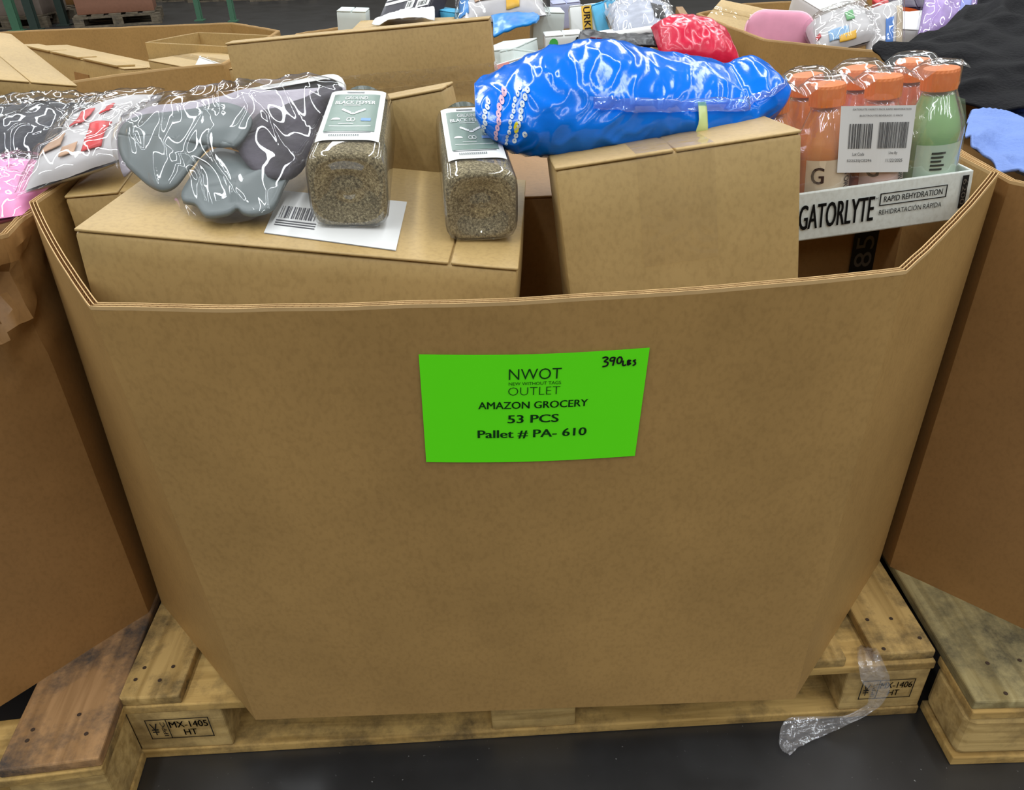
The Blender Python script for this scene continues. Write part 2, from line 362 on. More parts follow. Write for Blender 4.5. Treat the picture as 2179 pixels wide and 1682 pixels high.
# ------------------------------------------------------------------ bulk boxes (octagonal gaylords)
def bulk_box(name, label, bot, top, zb, zt, bow=None, defo=None, mat=KRAFT, t_=.0085, group=None, rimnoise=.0015):
    """bot, top: eight outline points (counter clockwise from front left); zt: rim height per corner"""
    c0 = V((sum(p[0] for p in bot)/8, sum(p[1] for p in bot)/8, zb))
    t = thing(name, label, 'bulk box', c0, group)
    def inset(P):
        out = []
        for i in range(8):
            a, b_, c = V(P[i-1]).to_2d(), V(P[i]).to_2d(), V(P[(i+1) % 8]).to_2d()
            d1 = (b_-a).normalized(); d2 = (c-b_).normalized(); n1 = V((-d1.y, d1.x)); n2 = V((-d2.y, d2.x))
            out.append((n1+n2)/(1+n1.dot(n2)))
        return out
    ib, it = inset(bot), inset(top)
    rim = MB(); flut = MB()
    for i in range(8):
        j = (i+1) % 8
        bw = (bow or {}).get(i, .004)
        nrm = V((top[j][1]-top[i][1], -(top[j][0]-top[i][0]), 0)).normalized()
        def P(u, v, off, i=i, j=j, bw=bw, nrm=nrm):
            B = V(bot[i]).to_2d().lerp(V(bot[j]).to_2d(), u)+ib[i].lerp(ib[j], u)*off
            T = V(top[i]).to_2d().lerp(V(top[j]).to_2d(), u)+it[i].lerp(it[j], u)*off
            q = B.lerp(T, v); zz = zb+(zt[i]+(zt[j]-zt[i])*u-zb)*v
            p = V((q.x, q.y, zz))
            p += nrm*bw*math.sin(PI*u)**.8*(v**1.3)
            p.z += rimnoise*noise.noise(V((u*9, i*3.3, 0)))*v
            if defo: p = defo(i, u, v, p)
            return p
        big = i in (0, 1, 7)
        nu, nv = (30, 22) if big else (10, 8)
        if defo and i in (0, 1, 7, 2): nu, nv = 36, 44
        mb = MB(); VT = 1-.004/(zt[i]-zb)
        mb.quadgrid(lambda u, v: P(u, v*VT, 0), nu, nv); mb.quadgrid(lambda u, v: P(u, v*VT, t_), nu, nv, True)
        mb.quadgrid(lambda u, v: P(u, VT, t_*v), nu, 1); mb.quadgrid(lambda u, v: P(u, 0, t_*v), nu, 1, True)
        build(mb, 'panel', mat, t, smooth=True, world=True, angle=.6)
        L_ = (V(top[j])-V(top[i])).length
        if i in (0, 1, 7, 6, 3, 4, 5, 2):
            nn = max(12, int(L_/.012))
            for a, b_ in ((0, .001), (t_*.46, t_*.46+.0009), (t_-.001, t_)):
                rim.quadgrid(lambda u, v: P(u, VT+(1-VT)*v, a), nn, 1); rim.quadgrid(lambda u, v: P(u, VT+(1-VT)*v, b_), nn, 1, True)
                rim.quadgrid(lambda u, v: P(u, 1, a+(b_-a)*v), nn, 1)
            if big:
                nz = int(L_/.004)
                for a, b_ in ((.001, t_*.46), (t_*.46+.0009, t_-.001)):
                    def Z(u, v, a=a, b_=b_, nz=nz): return P(u, VT+(1-VT)*v*.8, a if int(round(u*nz)) % 2 else b_)
                    flut.quadgrid(Z, nz, 1)
    build(rim, 'rim_liner', KEDGE, t, world=True)
    if flut.v: build(flut, 'rim_flute', KFLUTE, t, world=True, kind='stuff')
    return t
def octa(x0, x1, y0, y1, cx, cy):
    return [(x0+cx, y0, 0), (x1-cx, y0, 0), (x1, y0+cy, 0), (x1, y1-cy, 0), (x1-cx, y1, 0), (x0+cx, y1, 0), (x0, y1-cy, 0), (x0, y0+cy, 0)]
BZ = .142
bot0 = [(-.396, -.046, 0), (.369, -.062, 0), (.604, .192, 0), (.604, .76, 0), (.37, 1.0, 0), (-.37, 1.0, 0), (-.608, .76, 0), (-.608, .189, 0)]
top0 = [(-.412, -.068, 0), (.368, -.068, 0), (.604, .187, 0), (.60, .76, 0), (.37, 1.0, 0), (-.37, 1.0, 0), (-.606, .76, 0), (-.608, .232, 0)]
ZT0 = [.80, .798, .810, .81, .80, .80, .81, .812]
bulk_box('bulk_box', 'open brown cardboard bulk box bearing the bright green paper sign', bot0, top0, BZ, ZT0, bow={0: .030, 1: .004, 7: .004})
def crumple(i, u, v, p):
    # the near top corner is crushed in
    d = math.exp(-((p.x+.66)**2/.012+(p.y-.13)**2/.02+(p.z-.735)**2/.008))
    n_ = ridge(V((p.x*14, p.y*14, p.z*20)))
    n2_ = noise.noise(V((p.x*40, p.y*40, p.z*46)))
    n3_ = ridge(V((p.x*30+3, p.y*30, p.z*34)))
    p = p+V((.022*n_+.010*n3_+.006*n2_-.016, -.016*n_-.010*n3_, -.012*n_+.006*n3_))*d
    p += V((.003, -.003, 0))*noise.noise(V((p.x*5, p.y*5, p.z*4)))*min(1, v*3)
    return p
botL = [(-1.62, -.05, 0), (-.835, -.06, 0), (-.622, .168, 0), (-.635, .74, 0), (-.87, .97, 0), (-1.6, .97, 0), (-1.83, .74, 0), (-1.83, .17, 0)]
topL = [(-1.62, -.06, 0), (-.84, -.07, 0), (-.626, .185, 0), (-.64, .74, 0), (-.87, .965, 0), (-1.6, .965, 0), (-1.83, .74, 0), (-1.83, .17, 0)]
bulk_box('bulk_box', 'open brown cardboard bulk box with a crushed corner at the left edge', botL, topL, BZ, [.79, .785, .792, .8, .8, .8, .79, .79], bow={0: .02, 1: .012}, defo=crumple, mat=KRAFT3)
botR = [(.84, -.045, 0), (1.60, -.05, 0), (1.84, .19, 0), (1.84, .76, 0), (1.6, .98, 0), (.85, .98, 0), (.64, .76, 0), (.618, .182, 0)]
bulk_box('bulk_box', 'open brown cardboard bulk box under the light blue cloth at right', botR, botR, BZ, [.80, .8, .8, .8, .8, .8, .81, .80], bow={7: .01}, mat=KRAFT3)
P2 = lambda x, y, z=.8: (lambda q: (q.x, q.y, 0))(at(x, y, z=z))
bl = [(-1.66, 1.03, 0), P2(-10, 206), P2(475, 135), (-.662, 1.98, 0), P2(495, 48), (-1.66, 2.26, 0), (-1.9, 2.0, 0), (-1.9, 1.3, 0)]
bulk_box('bulk_box', 'open brown bulk box full of loose cartons behind at left', bl, bl, 0, [.8]*8, bow={1: -.06})
bc = octa(-.61, .60, 1.06, 2.22, .24, .24)
bulk_box('bulk_box', 'brown bulk box heaped with small retail goods behind the centre', bc, bc, 0, [.79]*8)
br = [(.95, 1.08, 0), (1.6, 1.06, 0), (1.86, 1.3, 0), (1.86, 2.0, 0), (1.6, 2.24, 0), (.9, 2.24, 0), (.672, 2.0, 0), (.70, 1.40, 0)]
bulk_box('bulk_box', 'brown bulk box holding the pink pouch and plastic bags behind at right', br, br, 0, [.8]*8)

# ------------------------------------------------------------------ green sign on the front panel
def front(x, z, off=0.):
    u = (x+.404)/.772; v = (z-BZ)/(.799-BZ)
    yb = -.046-.016*u; yt = -.068
    return V((x, yb+(yt-yb)*v-.030*math.sin(PI*max(0, min(1, u)))**.8*max(0, v)**1.3-off, z))
SW, SH = .2235, .1365
def sgn(u, v, off=.0022):     # u, v in 0..1, v downwards
    a = -.026; x = (u-.5)*SW; z = (.5-v)*SH
    return front(.0045+x*math.cos(a)-z*math.sin(a)-.002*v, .6745+x*math.sin(a)+z*math.cos(a)+.004*math.sin(PI*u)*-.6, off)
sg = thing('paper_sign', 'bright green paper sign printed with pallet details, stuck on the box front', 'sign', tuple(sgn(.5, 1)))
GREEN = plain('green_paper', (104, 255, 24), .55, .3, var=.01)
mb = MB(); mb.quadgrid(lambda u, v: sgn(u, 1-v), 24, 10); mb.quadgrid(lambda u, v: sgn(u, 1-v, .0016), 24, 10, True)
build(mb, 'paper', GREEN, sg, world=True)
g = lambda x, y: sgn(x, y, .0029)
ink = MB()
put(ink, 'AMAZON GROCERY', .252, .748, .475, .410, g, .016); put(ink, '53 PCS', .386, .618, .61, .535, g, .02)
put(ink, 'Pallet # PA- 610', .248, .752, .760, .676, g, .02)
build(ink, 'printed_lines', GINK, sg, world=True)
ink = MB(); put(ink, 'NWOT', .388, .620, .213, .118, g, -.006); put(ink, 'OUTLET', .386, .618, .352, .280, g, -.018); put(ink, 'NEW WITHOUT TAGS', .388, .620, .262, .234, g, -.002)
build(ink, 'shop_logo', GINK, sg, world=True)
hw = MB()
def stroke(pts, s=.0009):
    P_ = [V((a, b_, 0)) for a, b_ in pts]; n = len(P_)*5
    c = [crom(P_, k/n) for k in range(n+1)]
    L1, L2 = [], []
    for k, q in enumerate(c):
        d = (c[min(k+1, n)]-c[max(k-1, 0)]); d = V((d.x*SW, d.y*SH, 0)).normalized(); nn = V((-d.y/SW, d.x/SH, 0))*s
        L1.append(q+nn); L2.append(q-nn)
    hw.raw([sgn(q.x, q.y, .0031) for q in L1+L2], [(k, k+1, n+2+k, n+1+k) for k in range(n)])
ox, oy, sx_, sy_ = .795, .045, .15, .085
def HS(*pts): stroke([(ox+a*sx_, oy+b_*sy_) for a, b_ in pts])
HS((0, .12), (.1, .03), (.16, .2), (.07, .45), (.17, .6), (.15, .9), (.02, .98)); HS((.36, .12), (.26, .15), (.24, .42), (.34, .42), (.37, .1), (.33, .95))
HS((.52, .08), (.45, .3), (.46, .7), (.54, .72), (.58, .35), (.52, .08)); HS((.62, .5), (.63, .98), (.72, .95))
HS((.76, .5), (.77, 1.0)); HS((.76, .5), (.84, .55), (.77, .73), (.85, .85), (.77, 1.0)); HS((1.0, .52), (.93, .58), (.98, .75), (.99, .95), (.92, 1.08))
build(hw, 'handwriting', INK, sg, world=True)

# ------------------------------------------------------------------ cartons
def carton(name, label, m, w, d, h, mat=KRAFT, seam='y', seam_at=.5, tape=True, drop=.06, puff=.002, cat='carton', group=None, r=.004, flaps=True, tape_w=.05, top_open=False, flapmat=None, tapemat=None):
    """local frame: x width, y depth (front at 0), z up, origin front left bottom"""
    t = thing(name, label, cat, m, group)
    th = .0035
    if not top_open:
        body = build(MB().softbox(0, w, 0, d, 0, h-th, r, 8, puff, w*37+h*91), 'body', mat, t, smooth=True, angle=.7)
    else:
        mb = MB()
        for q in ((0, w, 0, th), (0, w, d-th, d), (0, th, th, d-th), (w-th, w, th, d-th)): mb.softbox(*q, 0, h, .0012, 3, .001)
        mb.box(th, w-th, th, d-th, 0, th); build(mb, 'body', mat, t)
    if flaps and not top_open:
        g_ = .0012
        if seam == 'y': parts = ((0, w*seam_at-g_, 0, d), (w*seam_at+g_, w, 0, d))
        else: parts = ((0, w, 0, d*seam_at-g_), (0, w, d*seam_at+g_, d))
        for k, q in enumerate(parts):
            build(MB().softbox(*q, h-th, h, .0014, 6, .0006, k+w*11), 'flap', flapmat or mat, t, smooth=True, angle=.7)
    if tape:
        mb = MB(); o = .0012
        if seam == 'y':
            x0, x1 = w*seam_at-tape_w/2, w*seam_at+tape_w/2
            mb.quadgrid(lambda u, v: V((x0+(x1-x0)*u, d*v, h+o+.0003*noise.noise(V((u*6, v*14, w))))), 6, 24)
            mb.quadgrid(lambda u, v: V((x0+(x1-x0)*u, -o-puff*1.35*(1-(2*(x0+(x1-x0)*u)/w-1)**2)*(1-(2*(h-drop*(1-v))/h-1)**2)-.0006*abs(noise.noise(V((u*5, v*9, w)))), h-drop+(drop+o)*v)), 6, 16)
        else:
            y0, y1 = d*seam_at-tape_w/2, d*seam_at+tape_w/2
            mb.quadgrid(lambda u, v: V((w*u, y0+(y1-y0)*v, h+o+.0003*noise.noise(V((u*14, v*6, w))))), 24, 6)
            mb.quadgrid(lambda u, v: V((w+o, y0+(y1-y0)*u, h-drop+(drop+o)*v)), 6, 8)
        build(mb, 'tape', tapemat or TAPE, t, smooth=True)
    return t
def cpx(p1, p2, h, tilt=0, up=V((0, 0, 1))):
    """carton frame and width from the front top corners, each (px, py, world y)"""
    a, b_ = at(p1[0], p1[1], y=p1[2]), at(p2[0], p2[1], y=p2[2])
    m = frame(a, b_-a, up, tilt)
    m.translation = a-(m.to_3x3() @ V((0, 0, h)))
    return m, (b_-a).length
# filler cartons low inside the boxes carry the visible heap; one is added to darken a gap
def filler(label, x0, x1, y0, y1, z0, z1):
    carton('carton', label, Matrix.Translation((x0, y0, z0)), x1-x0, y1-y0, z1-z0, KRAFT3, puff=.001, drop=.05)

# carton A: wide carton at front left
PA, PB_ = at(156, 486, z=.852), at(1103, 571, z=.804)
hA = .15
mA = frame(PA, PB_-PA, V((0, 0, 1)), -.02); mA.translation = PA-(mA.to_3x3() @ V((0, 0, hA))); wA = (PB_-PA).length
tA = carton('carton', 'wide brown carton carrying the two pepper jars', mA, wA, .275, hA, KRAFT2, 'y', .845, tape=False, puff=.004)
def topA(x, y, off=.001): return mA @ V((x, y, hA+off))
# shipping label lying on carton A's top
lab = MB()
LA = [at(1*x, y, z=zz) for x, y, zz in ((560, 480, .842), (842, 503, .834), (866, 410, .834), (600, 400, .842))]
inv = mA.inverted()
LA = [inv @ q for q in LA]
def lb(u, v, off=.0016):
    q = LA[0].lerp(LA[1], u).lerp(LA[3].lerp(LA[2], u), v); return V((q.x, max(.006, q.y), hA+off))
mb = MB(); mb.quadgrid(lambda u, v: lb(u, v), 6, 6); mb.quadgrid(lambda u, v: lb(u, v, .0008), 6, 6, True)
lo_ = build(mb, 'shipping_label', WHITE, tA, label='white shipping label with barcode')
mb = MB(); f_ = lambda u, v: lb(u, v, .0021)
barcode(mb, .06, .34, .35, .62, f_, 16, 4)
for k in range(3): rect(mb, .05, .36, .18+.05*k, .2+.05*k, f_)
build(mb, 'barcode', plain('grey_ink', (90, 90, 96), .6), lo_)

# carton B: right carton with tape down the front
PA, PB_ = at(1180, 357, z=.885), at(1706, 276, z=.912)
hB = .46
mB = frame(PA, PB_-PA, V((-.06, 0, 1)), .10); wB = (PB_-PA).length
mB.translation = PA-(mB.to_3x3() @ V((0, 0, hB)))
tB = carton('carton', 'taped brown carton beside the drink tray, under the blue bag', mB, wB, .13, hB, KRAFT2, 'y', .49, drop=.115, tape_w=.078, puff=.003)

# carton C: dark carton under the drinks tray, tall cartons behind
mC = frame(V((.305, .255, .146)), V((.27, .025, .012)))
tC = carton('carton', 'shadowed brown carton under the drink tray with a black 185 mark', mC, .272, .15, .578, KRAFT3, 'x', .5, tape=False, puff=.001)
mb = MB(); f_ = lambda x, z: V((x, -.0035, z)); q_ = mC.inverted() @ at(1835, 550, y=.27); rect(mb, q_.x-.018, q_.x+.018, q_.z-.045, q_.z+.045, f_)
mk = build(mb, 'mark_patch', INK, tC)
mb = MB(); put(mb, '185', q_.x-.013, q_.x+.013, q_.z-.030, q_.z+.034, lambda x, z: V((x, -.0042, z)), .0, 1)
build(mb, 'mark_number', plain('worn_grey_print', (92, 86, 78), .6), mk)
m, w_ = cpx((478, 92, .80), (1040, 38, .75), .74, .02)
tT = carton('carton', 'tall taped brown carton standing upright behind the black tray', m, w_, .04, .74, KRAFT2, 'x', .5, tape=False, flaps=True, puff=.002)
# its closing seam runs across the face we see
sb = MB(); seamz = .74-.098
sb.box(0.002, w_-.002, -.0045, -.001, 0.002, seamz-.001)
build(sb, 'face_flap', KRAFT2, tT)
sb = MB(); sb.quadgrid(lambda u, v: V((-.001+(w_+.002)*u, -.0062-.0012*abs(noise.noise(V((u*40, v*5, 1)))), seamz-.024+.05*v)), 60, 8)
sb.quadgrid(lambda u, v: V((w_+.002, -.006+.06*u, seamz-.024+.05*v)), 4, 4)
build(sb, 'tape', TAPE2, tT, smooth=True)
m, w_ = cpx((776, 218, .33), (939, 187, .30), .40, .02)
carton('carton', 'small brown carton standing between the two pepper jars', m, w_, .05, .40, KRAFT2, 'x', .5, tape=False, puff=.001)
# flat carton at left inside the box
m = frame(V((-.586, .275, .146)), V((.14, .024, 0)))
carton('carton', 'brown carton inside the left side of the box under the clear bag', m, .135, .30, .658, KRAFT2, 'y', .5, tape=False, puff=.001, flapmat=KRAFT2)
filler('large brown carton low in the middle of the signed box', -.40, -.07, .30, .70, BZ, .49)
filler('added brown filler carton behind the taped carton, darkening the gap beside it', -.055, .262, .235, .58, BZ, .79)  # added carton, closes off the light so the gap in front goes dark
filler('large brown carton low at the front of the signed box', -.36, .26, .0, .27, BZ, .42)

# ------------------------------------------------------------------ pepper jars
mp, nt, N, L, b = nm('ground_pepper')
tc = N.new('ShaderNodeTexCoord'); n1 = N.new('ShaderNodeTexNoise'); n1.inputs['Scale'].default_value = 400; n1.inputs['Detail'].default_value = 4; n1.inputs['Roughness'].default_value = .8
n2 = N.new('ShaderNodeTexNoise'); n2.inputs['Scale'].default_value = 14; n2.inputs['Detail'].default_value = 4
r1 = N.new('ShaderNodeValToRGB'); e = r1.color_ramp.elements
e[0].position = .36; e[0].color = srgb(72, 66, 50); e[1].position = .66; e[1].color = srgb(214, 204, 172); q = r1.color_ramp.elements.new(.5); q.color = srgb(144, 132, 102)
r2 = N.new('ShaderNodeValToRGB'); r2.color_ramp.elements[0].position = .35; r2.color_ramp.elements[0].color = (.62, .6, .55, 1); r2.color_ramp.elements[1].position = .65; r2.color_ramp.elements[1].color = (1.12, 1.1, 1.02, 1)
mx = N.new('ShaderNodeMixRGB'); mx.blend_type = 'MULTIPLY'; mx.inputs['Fac'].default_value = 1
L.new(tc.outputs['Object'], n1.inputs['Vector']); L.new(tc.outputs['Object'], n2.inputs['Vector']); L.new(n1.outputs['Fac'], r1.inputs['Fac']); L.new(n2.outputs['Fac'], r2.inputs['Fac'])
L.new(r1.outputs['Color'], mx.inputs['Color1']); L.new(r2.outputs['Color'], mx.inputs['Color2']); L.new(mx.outputs['Color'], b.inputs['Base Color'])
b.inputs['Roughness'].default_value = .9; bp = N.new('ShaderNodeBump'); bp.inputs['Strength'].default_value = .6; bp.inputs['Distance'].default_value = .002
L.new(n1.outputs['Fac'], bp.inputs['Height']); L.new(bp.outputs['Normal'], b.inputs['Normal'])
PEP = mp
JAR = film('clear_jar', (.97, .97, .96), .03, .04, 1.9, .03)
LGREEN = plain('label_green', (116, 138, 128), .4, .5, var=.03); LABW = plain('label_white', (232, 234, 232), .35, .5, var=.01); LBLUE = plain('label_blue', (120, 160, 210), .5)
LIDM = plain('jar_lid_green', (46, 60, 50), .4)
def sq(a, h, r):
    """rounded square outline point for angle a, half size h, corner radius r"""
    n_ = 5.2 if r < .02 else 3.2
    c, s_ = math.cos(a), math.sin(a); k = (abs(c)**n_+abs(s_)**n_)**(-1/n_)
    return c*k*h, s_*k*h
def jar(label, m, half, length):
    """local frame: y along the jar away from its base, z up, origin under the centre of the base"""
    t = thing('spice_jar', label, 'spice jar', m, 'lying pepper jars')
    n = 40
    def shell(hh, prof, inset0):
        mb = MB(); rings = []
        # recessed round base, then body
        for (k, y, rd) in ((.0, .0060, 1), (.1, .0045, 1), (.2, .0064, 1), (.62, .0056, 1), (.74, .0008, .6), (.86, -.0005, .2), (.96, .0, 0), (1.0, .006, 0)):
            ring = []
            for i in range(n):
                a = 2*PI*i/n; sx, sz = sq(a, hh, .01); cx_, cz_ = math.cos(a)*hh, math.sin(a)*hh
                x = (cx_*rd+sx*(1-rd))*max(k, .001); z = (cz_*rd+sz*(1-rd))*max(k, .001)
                ring.append((x, y+inset0, z+half))
            rings.append(ring)
        for (y, s_, sqr) in prof:
            ring = []
            for i in range(n):
                a = 2*PI*i/n; x, z = sq(a, hh*s_, .01 if sqr else .05)
                if not sqr: x, z = math.cos(a)*hh*s_, math.sin(a)*hh*s_
                ring.append((x, y, z+half))
            rings.append(ring)
        o = 0; mb.v = [V(p) for r_ in rings for p in r_]
        for j in range(len(rings)-1):
            for i in range(n): mb.f.append((j*n+i, (j+1)*n+i, (j+1)*n+(i+1) % n, j*n+(i+1) % n))
        mb.f.append(tuple(range(n))); mb.f.append(tuple((len(rings)-1)*n+i for i in reversed(range(n))))
        return mb
    Lb = length
    build(shell(half, [(.05, 1, 1), (.10, .995, 1), (Lb-.03, .985, 1), (Lb-.012, .93, 1), (Lb, .74, 0), (Lb+.012, .7, 0)], 0), 'jar_wall', JAR, t, smooth=True)
    build(shell(half*.955, [(.05, 1, 1), (Lb*.6, .99, 1), (Lb-.04, .95, 1), (Lb-.03, .8, 1)], .0022), 'ground_pepper', PEP, t, smooth=True)
    mb = MB(); mb.lathe([(half*.70, 0), (half*.78, .0), (half*.78, .028), (half*.7, .03)], 40, lambda p: V((p.x, Lb+.002+p.z, p.y+half)), .012); build(mb, 'lid', LIDM, t)
    # printed label over the upper side
    def lf(u, v, off=.001):     # u across, v away from the base (0..1)
        x = (u-.5)*2*half*.80; aa = (1-abs(x/half)**5.2)**(1/5.2)
        yy = .034+(Lb-.062)*v
        return V((x, yy, half+half*aa*(1-.015*yy/Lb)+off))
    mb = MB(); mb.quadgrid(lambda u, v: lf(u, v), 16, 8); lb_ = build(mb, 'label', LABW, t, smooth=True)
    mb = MB(); mb.quadgrid(lambda u, v: lf(.09+.82*u, .15+.75*v, .0014), 14, 8); build(mb, 'label_panel', LGREEN, lb_, smooth=True)
    f2 = lambda u, v: lf(u, v, .0019)
    mb = MB(); put(mb, 'GROUND', .30, .70, .775, .845, f2, .02); put(mb, 'BLACK PEPPER', .15, .85, .675, .745, f2, .02)
    rect(mb, .3, .6, .645, .655, f2)
    # laurel shaped emblem, leaf mark, round marks
    for sgn_ in (-1, 1):
        for k in range(5):
            cx, cy = .5+sgn_*(.06+.03*k), .50+.014*k
            mb.raw([f2(cx+sgn_*.026*math.cos(q*PI/3), cy+.022*math.sin(q*PI/3)) for q in range(6)], [(0, 1, 2, 3, 4, 5)])
    mb.raw([f2(.5+.05*math.cos(q*PI/4), .475+.018*math.sin(q*PI/4)) for q in range(8)], [tuple(range(8))])
    mb.raw([f2(.24+.08*math.cos(q*PI/6), .355+.04*math.sin(q*PI/6)) for q in range(7)], [tuple(range(7))])
    for cx in (.46, .52):
        mb.raw([f2(cx+(.032+.012*(q % 2))*math.cos((q//2)*PI/5), .36+(.028+.01*(q % 2))*math.sin((q//2)*PI/5)) for q in range(22)], [(q, q+1, q+3, q+2) for q in range(0, 20, 2)])
    rect(mb, .16, .84, .235, .243, f2); rect(mb, .3, .55, .275, .283, f2)
    build(mb, 'label_print', LABW, lb_)
    mb = MB(); rect(mb, .66, .82, .335, .385, f2); build(mb, 'label_blue_mark', LBLUE, lb_)
    mb = MB()
    rect(mb, .1, .86, .125, .138, f2); rect(mb, .3, .62, .93, .95, f2)
    for k in range(14): rect(mb, .2+.035*k, .2+.035*k+.02, .06, .09, f2)
    build(mb, 'label_small_print', plain('grey_print', (120, 126, 128), .5), lb_)
    return t
# local x along the row, resting on carton A
zA = mA.to_3x3() @ V((0, 0, 1))
def on_A(px, py, yaw, roll=0):
    """point on carton A's top seen at a pixel, frame turned by yaw"""
    d = at(px, py, y=0)-CAM; n_ = zA; p0 = topA(0, 0, .002); t_ = (p0-CAM).dot(n_)/d.dot(n_); p = CAM+d*t_
    x = V((math.cos(yaw), math.sin(yaw), 0)); return frame(p, x, zA) @ Matrix.Rotation(roll, 4, 'Y')
jar('lying pepper jar at the left, resting on the shipping label', on_A(748, 487, .045, .05) @ Matrix.Rotation(.045, 4, 'X'), .0405, .245)
jar('lying pepper jar at the right, beside the taped carton', on_A(1027, 514, .075, .02) @ Matrix.Rotation(.04, 4, 'X'), .0378, .24)

# ------------------------------------------------------------------ pillow shapes: bags and pouches
def pillow(mb, c, ax, ay, n, nu=48, nv=28, pu=2.6, pv=2.4, flat=.6, amp=.006, freq=16, seed=0., wf=None, e=.55, sag=None, amp2=.003, freq2=45):
    ax, ay, n = V(ax), V(ay), V(n); c = V(c)
    def S(u, v, s):
        a, b_ = 2*u-1, 2*v-1
        t = (max(0, 1-abs(a)**pu)*max(0, 1-abs(b_)**pv))**e
        k = wf(a) if wf else 1
        p = c+ax*a+ay*(b_*k)+n*(t if s > 0 else -t*flat)
        if sag: p += sag(a, b_)
        q = p*freq+V((seed, seed*1.7, 0)); q2 = p*freq2+V((0, seed, seed))
        d = (amp*ridge(q)+amp2*ridge(q2))*(.35+.65*t)
        return p+n.normalized()*d*(1 if s > 0 else -.2)+ax.normalized()*amp*.5*noise.noise(q+V((9, 0, 0)))*(.3+t)
    mb.quadgrid(lambda u, v: S(u, v, 1), nu, nv); mb.quadgrid(lambda u, v: S(u, v, -1), nu, nv, True)
    return S
BLUE = plain('blue_plastic', (0, 112, 226), .16, .42, coat=0, var=.08, vscale=12, bump=.06, bscale=60)
bagT = thing('plastic_bag', 'shiny blue plastic bag lying on the taped carton', 'bag', (.17, .2, .915))
TOPL = [(1010, 188), (1040, 163), (1100, 133), (1160, 105), (1240, 88), (1320, 86), (1390, 102), (1460, 113), (1530, 126), (1562, 136), (1600, 116), (1640, 132), (1662, 156)]
BOTL = [(1011, 222), (1045, 268), (1085, 300), (1150, 308), (1240, 310), (1330, 302), (1420, 291), (1490, 280), (1540, 266), (1580, 258), (1618, 248), (1646, 214), (1661, 172)]
YB = lambda x: .16+(x-1010)/650*.05
TW_ = [at(x, y+13, y=YB(x)) for x, y in TOPL]; BW_ = [at(x, y, y=YB(x)) for x, y in BOTL]
def SB(u, a):
    """ring loft: u along the bag, a = 0 at the top ridge, .5 at the underside, near side between"""
    T, B = crom(TW_, u), crom(BW_, u); c = (T+B)/2; h = (T-B)/2
    D = .085*(max(0, 1-abs(2*u-.86)**3.2 if u < .43 else 1-.80*((u-.43)/.57)**1.5))**.6
    an = 2*PI*a; cs, sn = math.cos(an), math.sin(an)
    p = c+h*cs+V((0, -1, -.12))*D*sn*(1 if sn > 0 else .9)
    q = p*V((1, 1, 1)).x
    k = .35+.65*abs(sn)
    f_ = .0045*ridge(V((p.x*11, p.y*9, p.z*12+3)))+.0034*max(0, ridge(V((p.x*24+p.z*18, p.y*14, p.z*26-p.x*9))))**2+.0022*max(0, ridge(V((p.x*48-p.z*20, p.y*20, p.z*40))))**3
    n_ = (h.normalized()*cs+V((0, -1, -.1))*sn)
    return p+n_*f_*k
mb = MB(); mb.quadgrid(lambda u, v: SB(v, 1-u), 120, 200, wrapu=True)
for v_ in (0, 200): mb.f.append(tuple(range(v_*120, v_*120+120)))
bb = build(mb, 'bag_body', BLUE, bagT, smooth=True, world=True)
def onbag(u, f, off):
    """point on the near side: f = 0 at the top ridge, 1 at the bottom"""
    A = lambda f: math.acos(max(-1, min(1, 1-2*f)))/(2*PI)
    p = SB(u, A(f)); n_ = (SB(min(1, u+.01), A(f))-SB(max(0, u-.01), A(f))).cross(SB(u, A(max(0, f-.01)))-SB(u, A(min(1, f+.01)))).normalized()
    if n_.dot(CAM-p) < 0: n_ = -n_
    return p+n_*off
def bagpx(x, y, off):
    k = 0
    while k < len(TOPL)-2 and TOPL[k+1][0] < x: k += 1
    u = (k+(x-TOPL[k][0])/(TOPL[k+1][0]-TOPL[k][0]))/(len(TOPL)-1); u = max(0, min(1, u))
    k2 = min(len(TOPL)-2, int(u*(len(TOPL)-1))); fr_ = u*(len(TOPL)-1)-k2
    t_ = TOPL[k2][1]+(TOPL[k2+1][1]-TOPL[k2][1])*fr_; b_ = BOTL[k2][1]+(BOTL[k2+1][1]-BOTL[k2][1])*fr_
    return onbag(u, max(.02, min(.98, (y-t_)/(b_-t_))), off)
FIN = film('blue_clear_fin', (.62, .82, 1), .10, .1, 1.6, .04, .3)
def finf(u, v): return bagpx(1240+305*u, 150+18*u+20*v*(1-.3*u), .003+.004*(1-v)+.0015*noise.noise(V((u*8, v*2, 0))))
mb = MB(); mb.quadgrid(finf, 40, 6)
build(mb, 'seam_fin', FIN, bb, smooth=True, world=True, solid=.0008)
mb = MB(); mb.quadgrid(lambda u, v: bagpx(1545+105*u, 166-20*u+12*v*(1-.6*u), .003), 16, 4)
build(mb, 'seam_fin', FIN, bb, smooth=True, world=True, solid=.0008)
mb = MB(); mb.quadgrid(lambda u, v: bagpx(1436+18*u-30*v, 165+110*v, .0045), 4, 18)
build(mb, 'yellow_tape', film('yellow_tape', (.78, .92, .42), .78, .25, 1.0, .02), bb, smooth=True, world=True, solid=.0006)
WPR = plain('bag_white_print', (196, 206, 212), .3, .4); PPR = plain('bag_pink_print', (212, 170, 190), .3, .4); YPR = plain('bag_yellow_print', (222, 206, 40), .3, .4)
def ring(mb, x, y, rx, ry, n=10):
    ps = []
    for q in range(n):
        for s_ in (1, .22): ps.append(bagpx(x+rx*s_*math.cos(2*PI*q/n), y+ry*s_*math.sin(2*PI*q/n), .0012))
    mb.raw(ps, [(2*q, 2*((q+1) % n), 2*((q+1) % n)+1, 2*q+1) for q in range(n)])
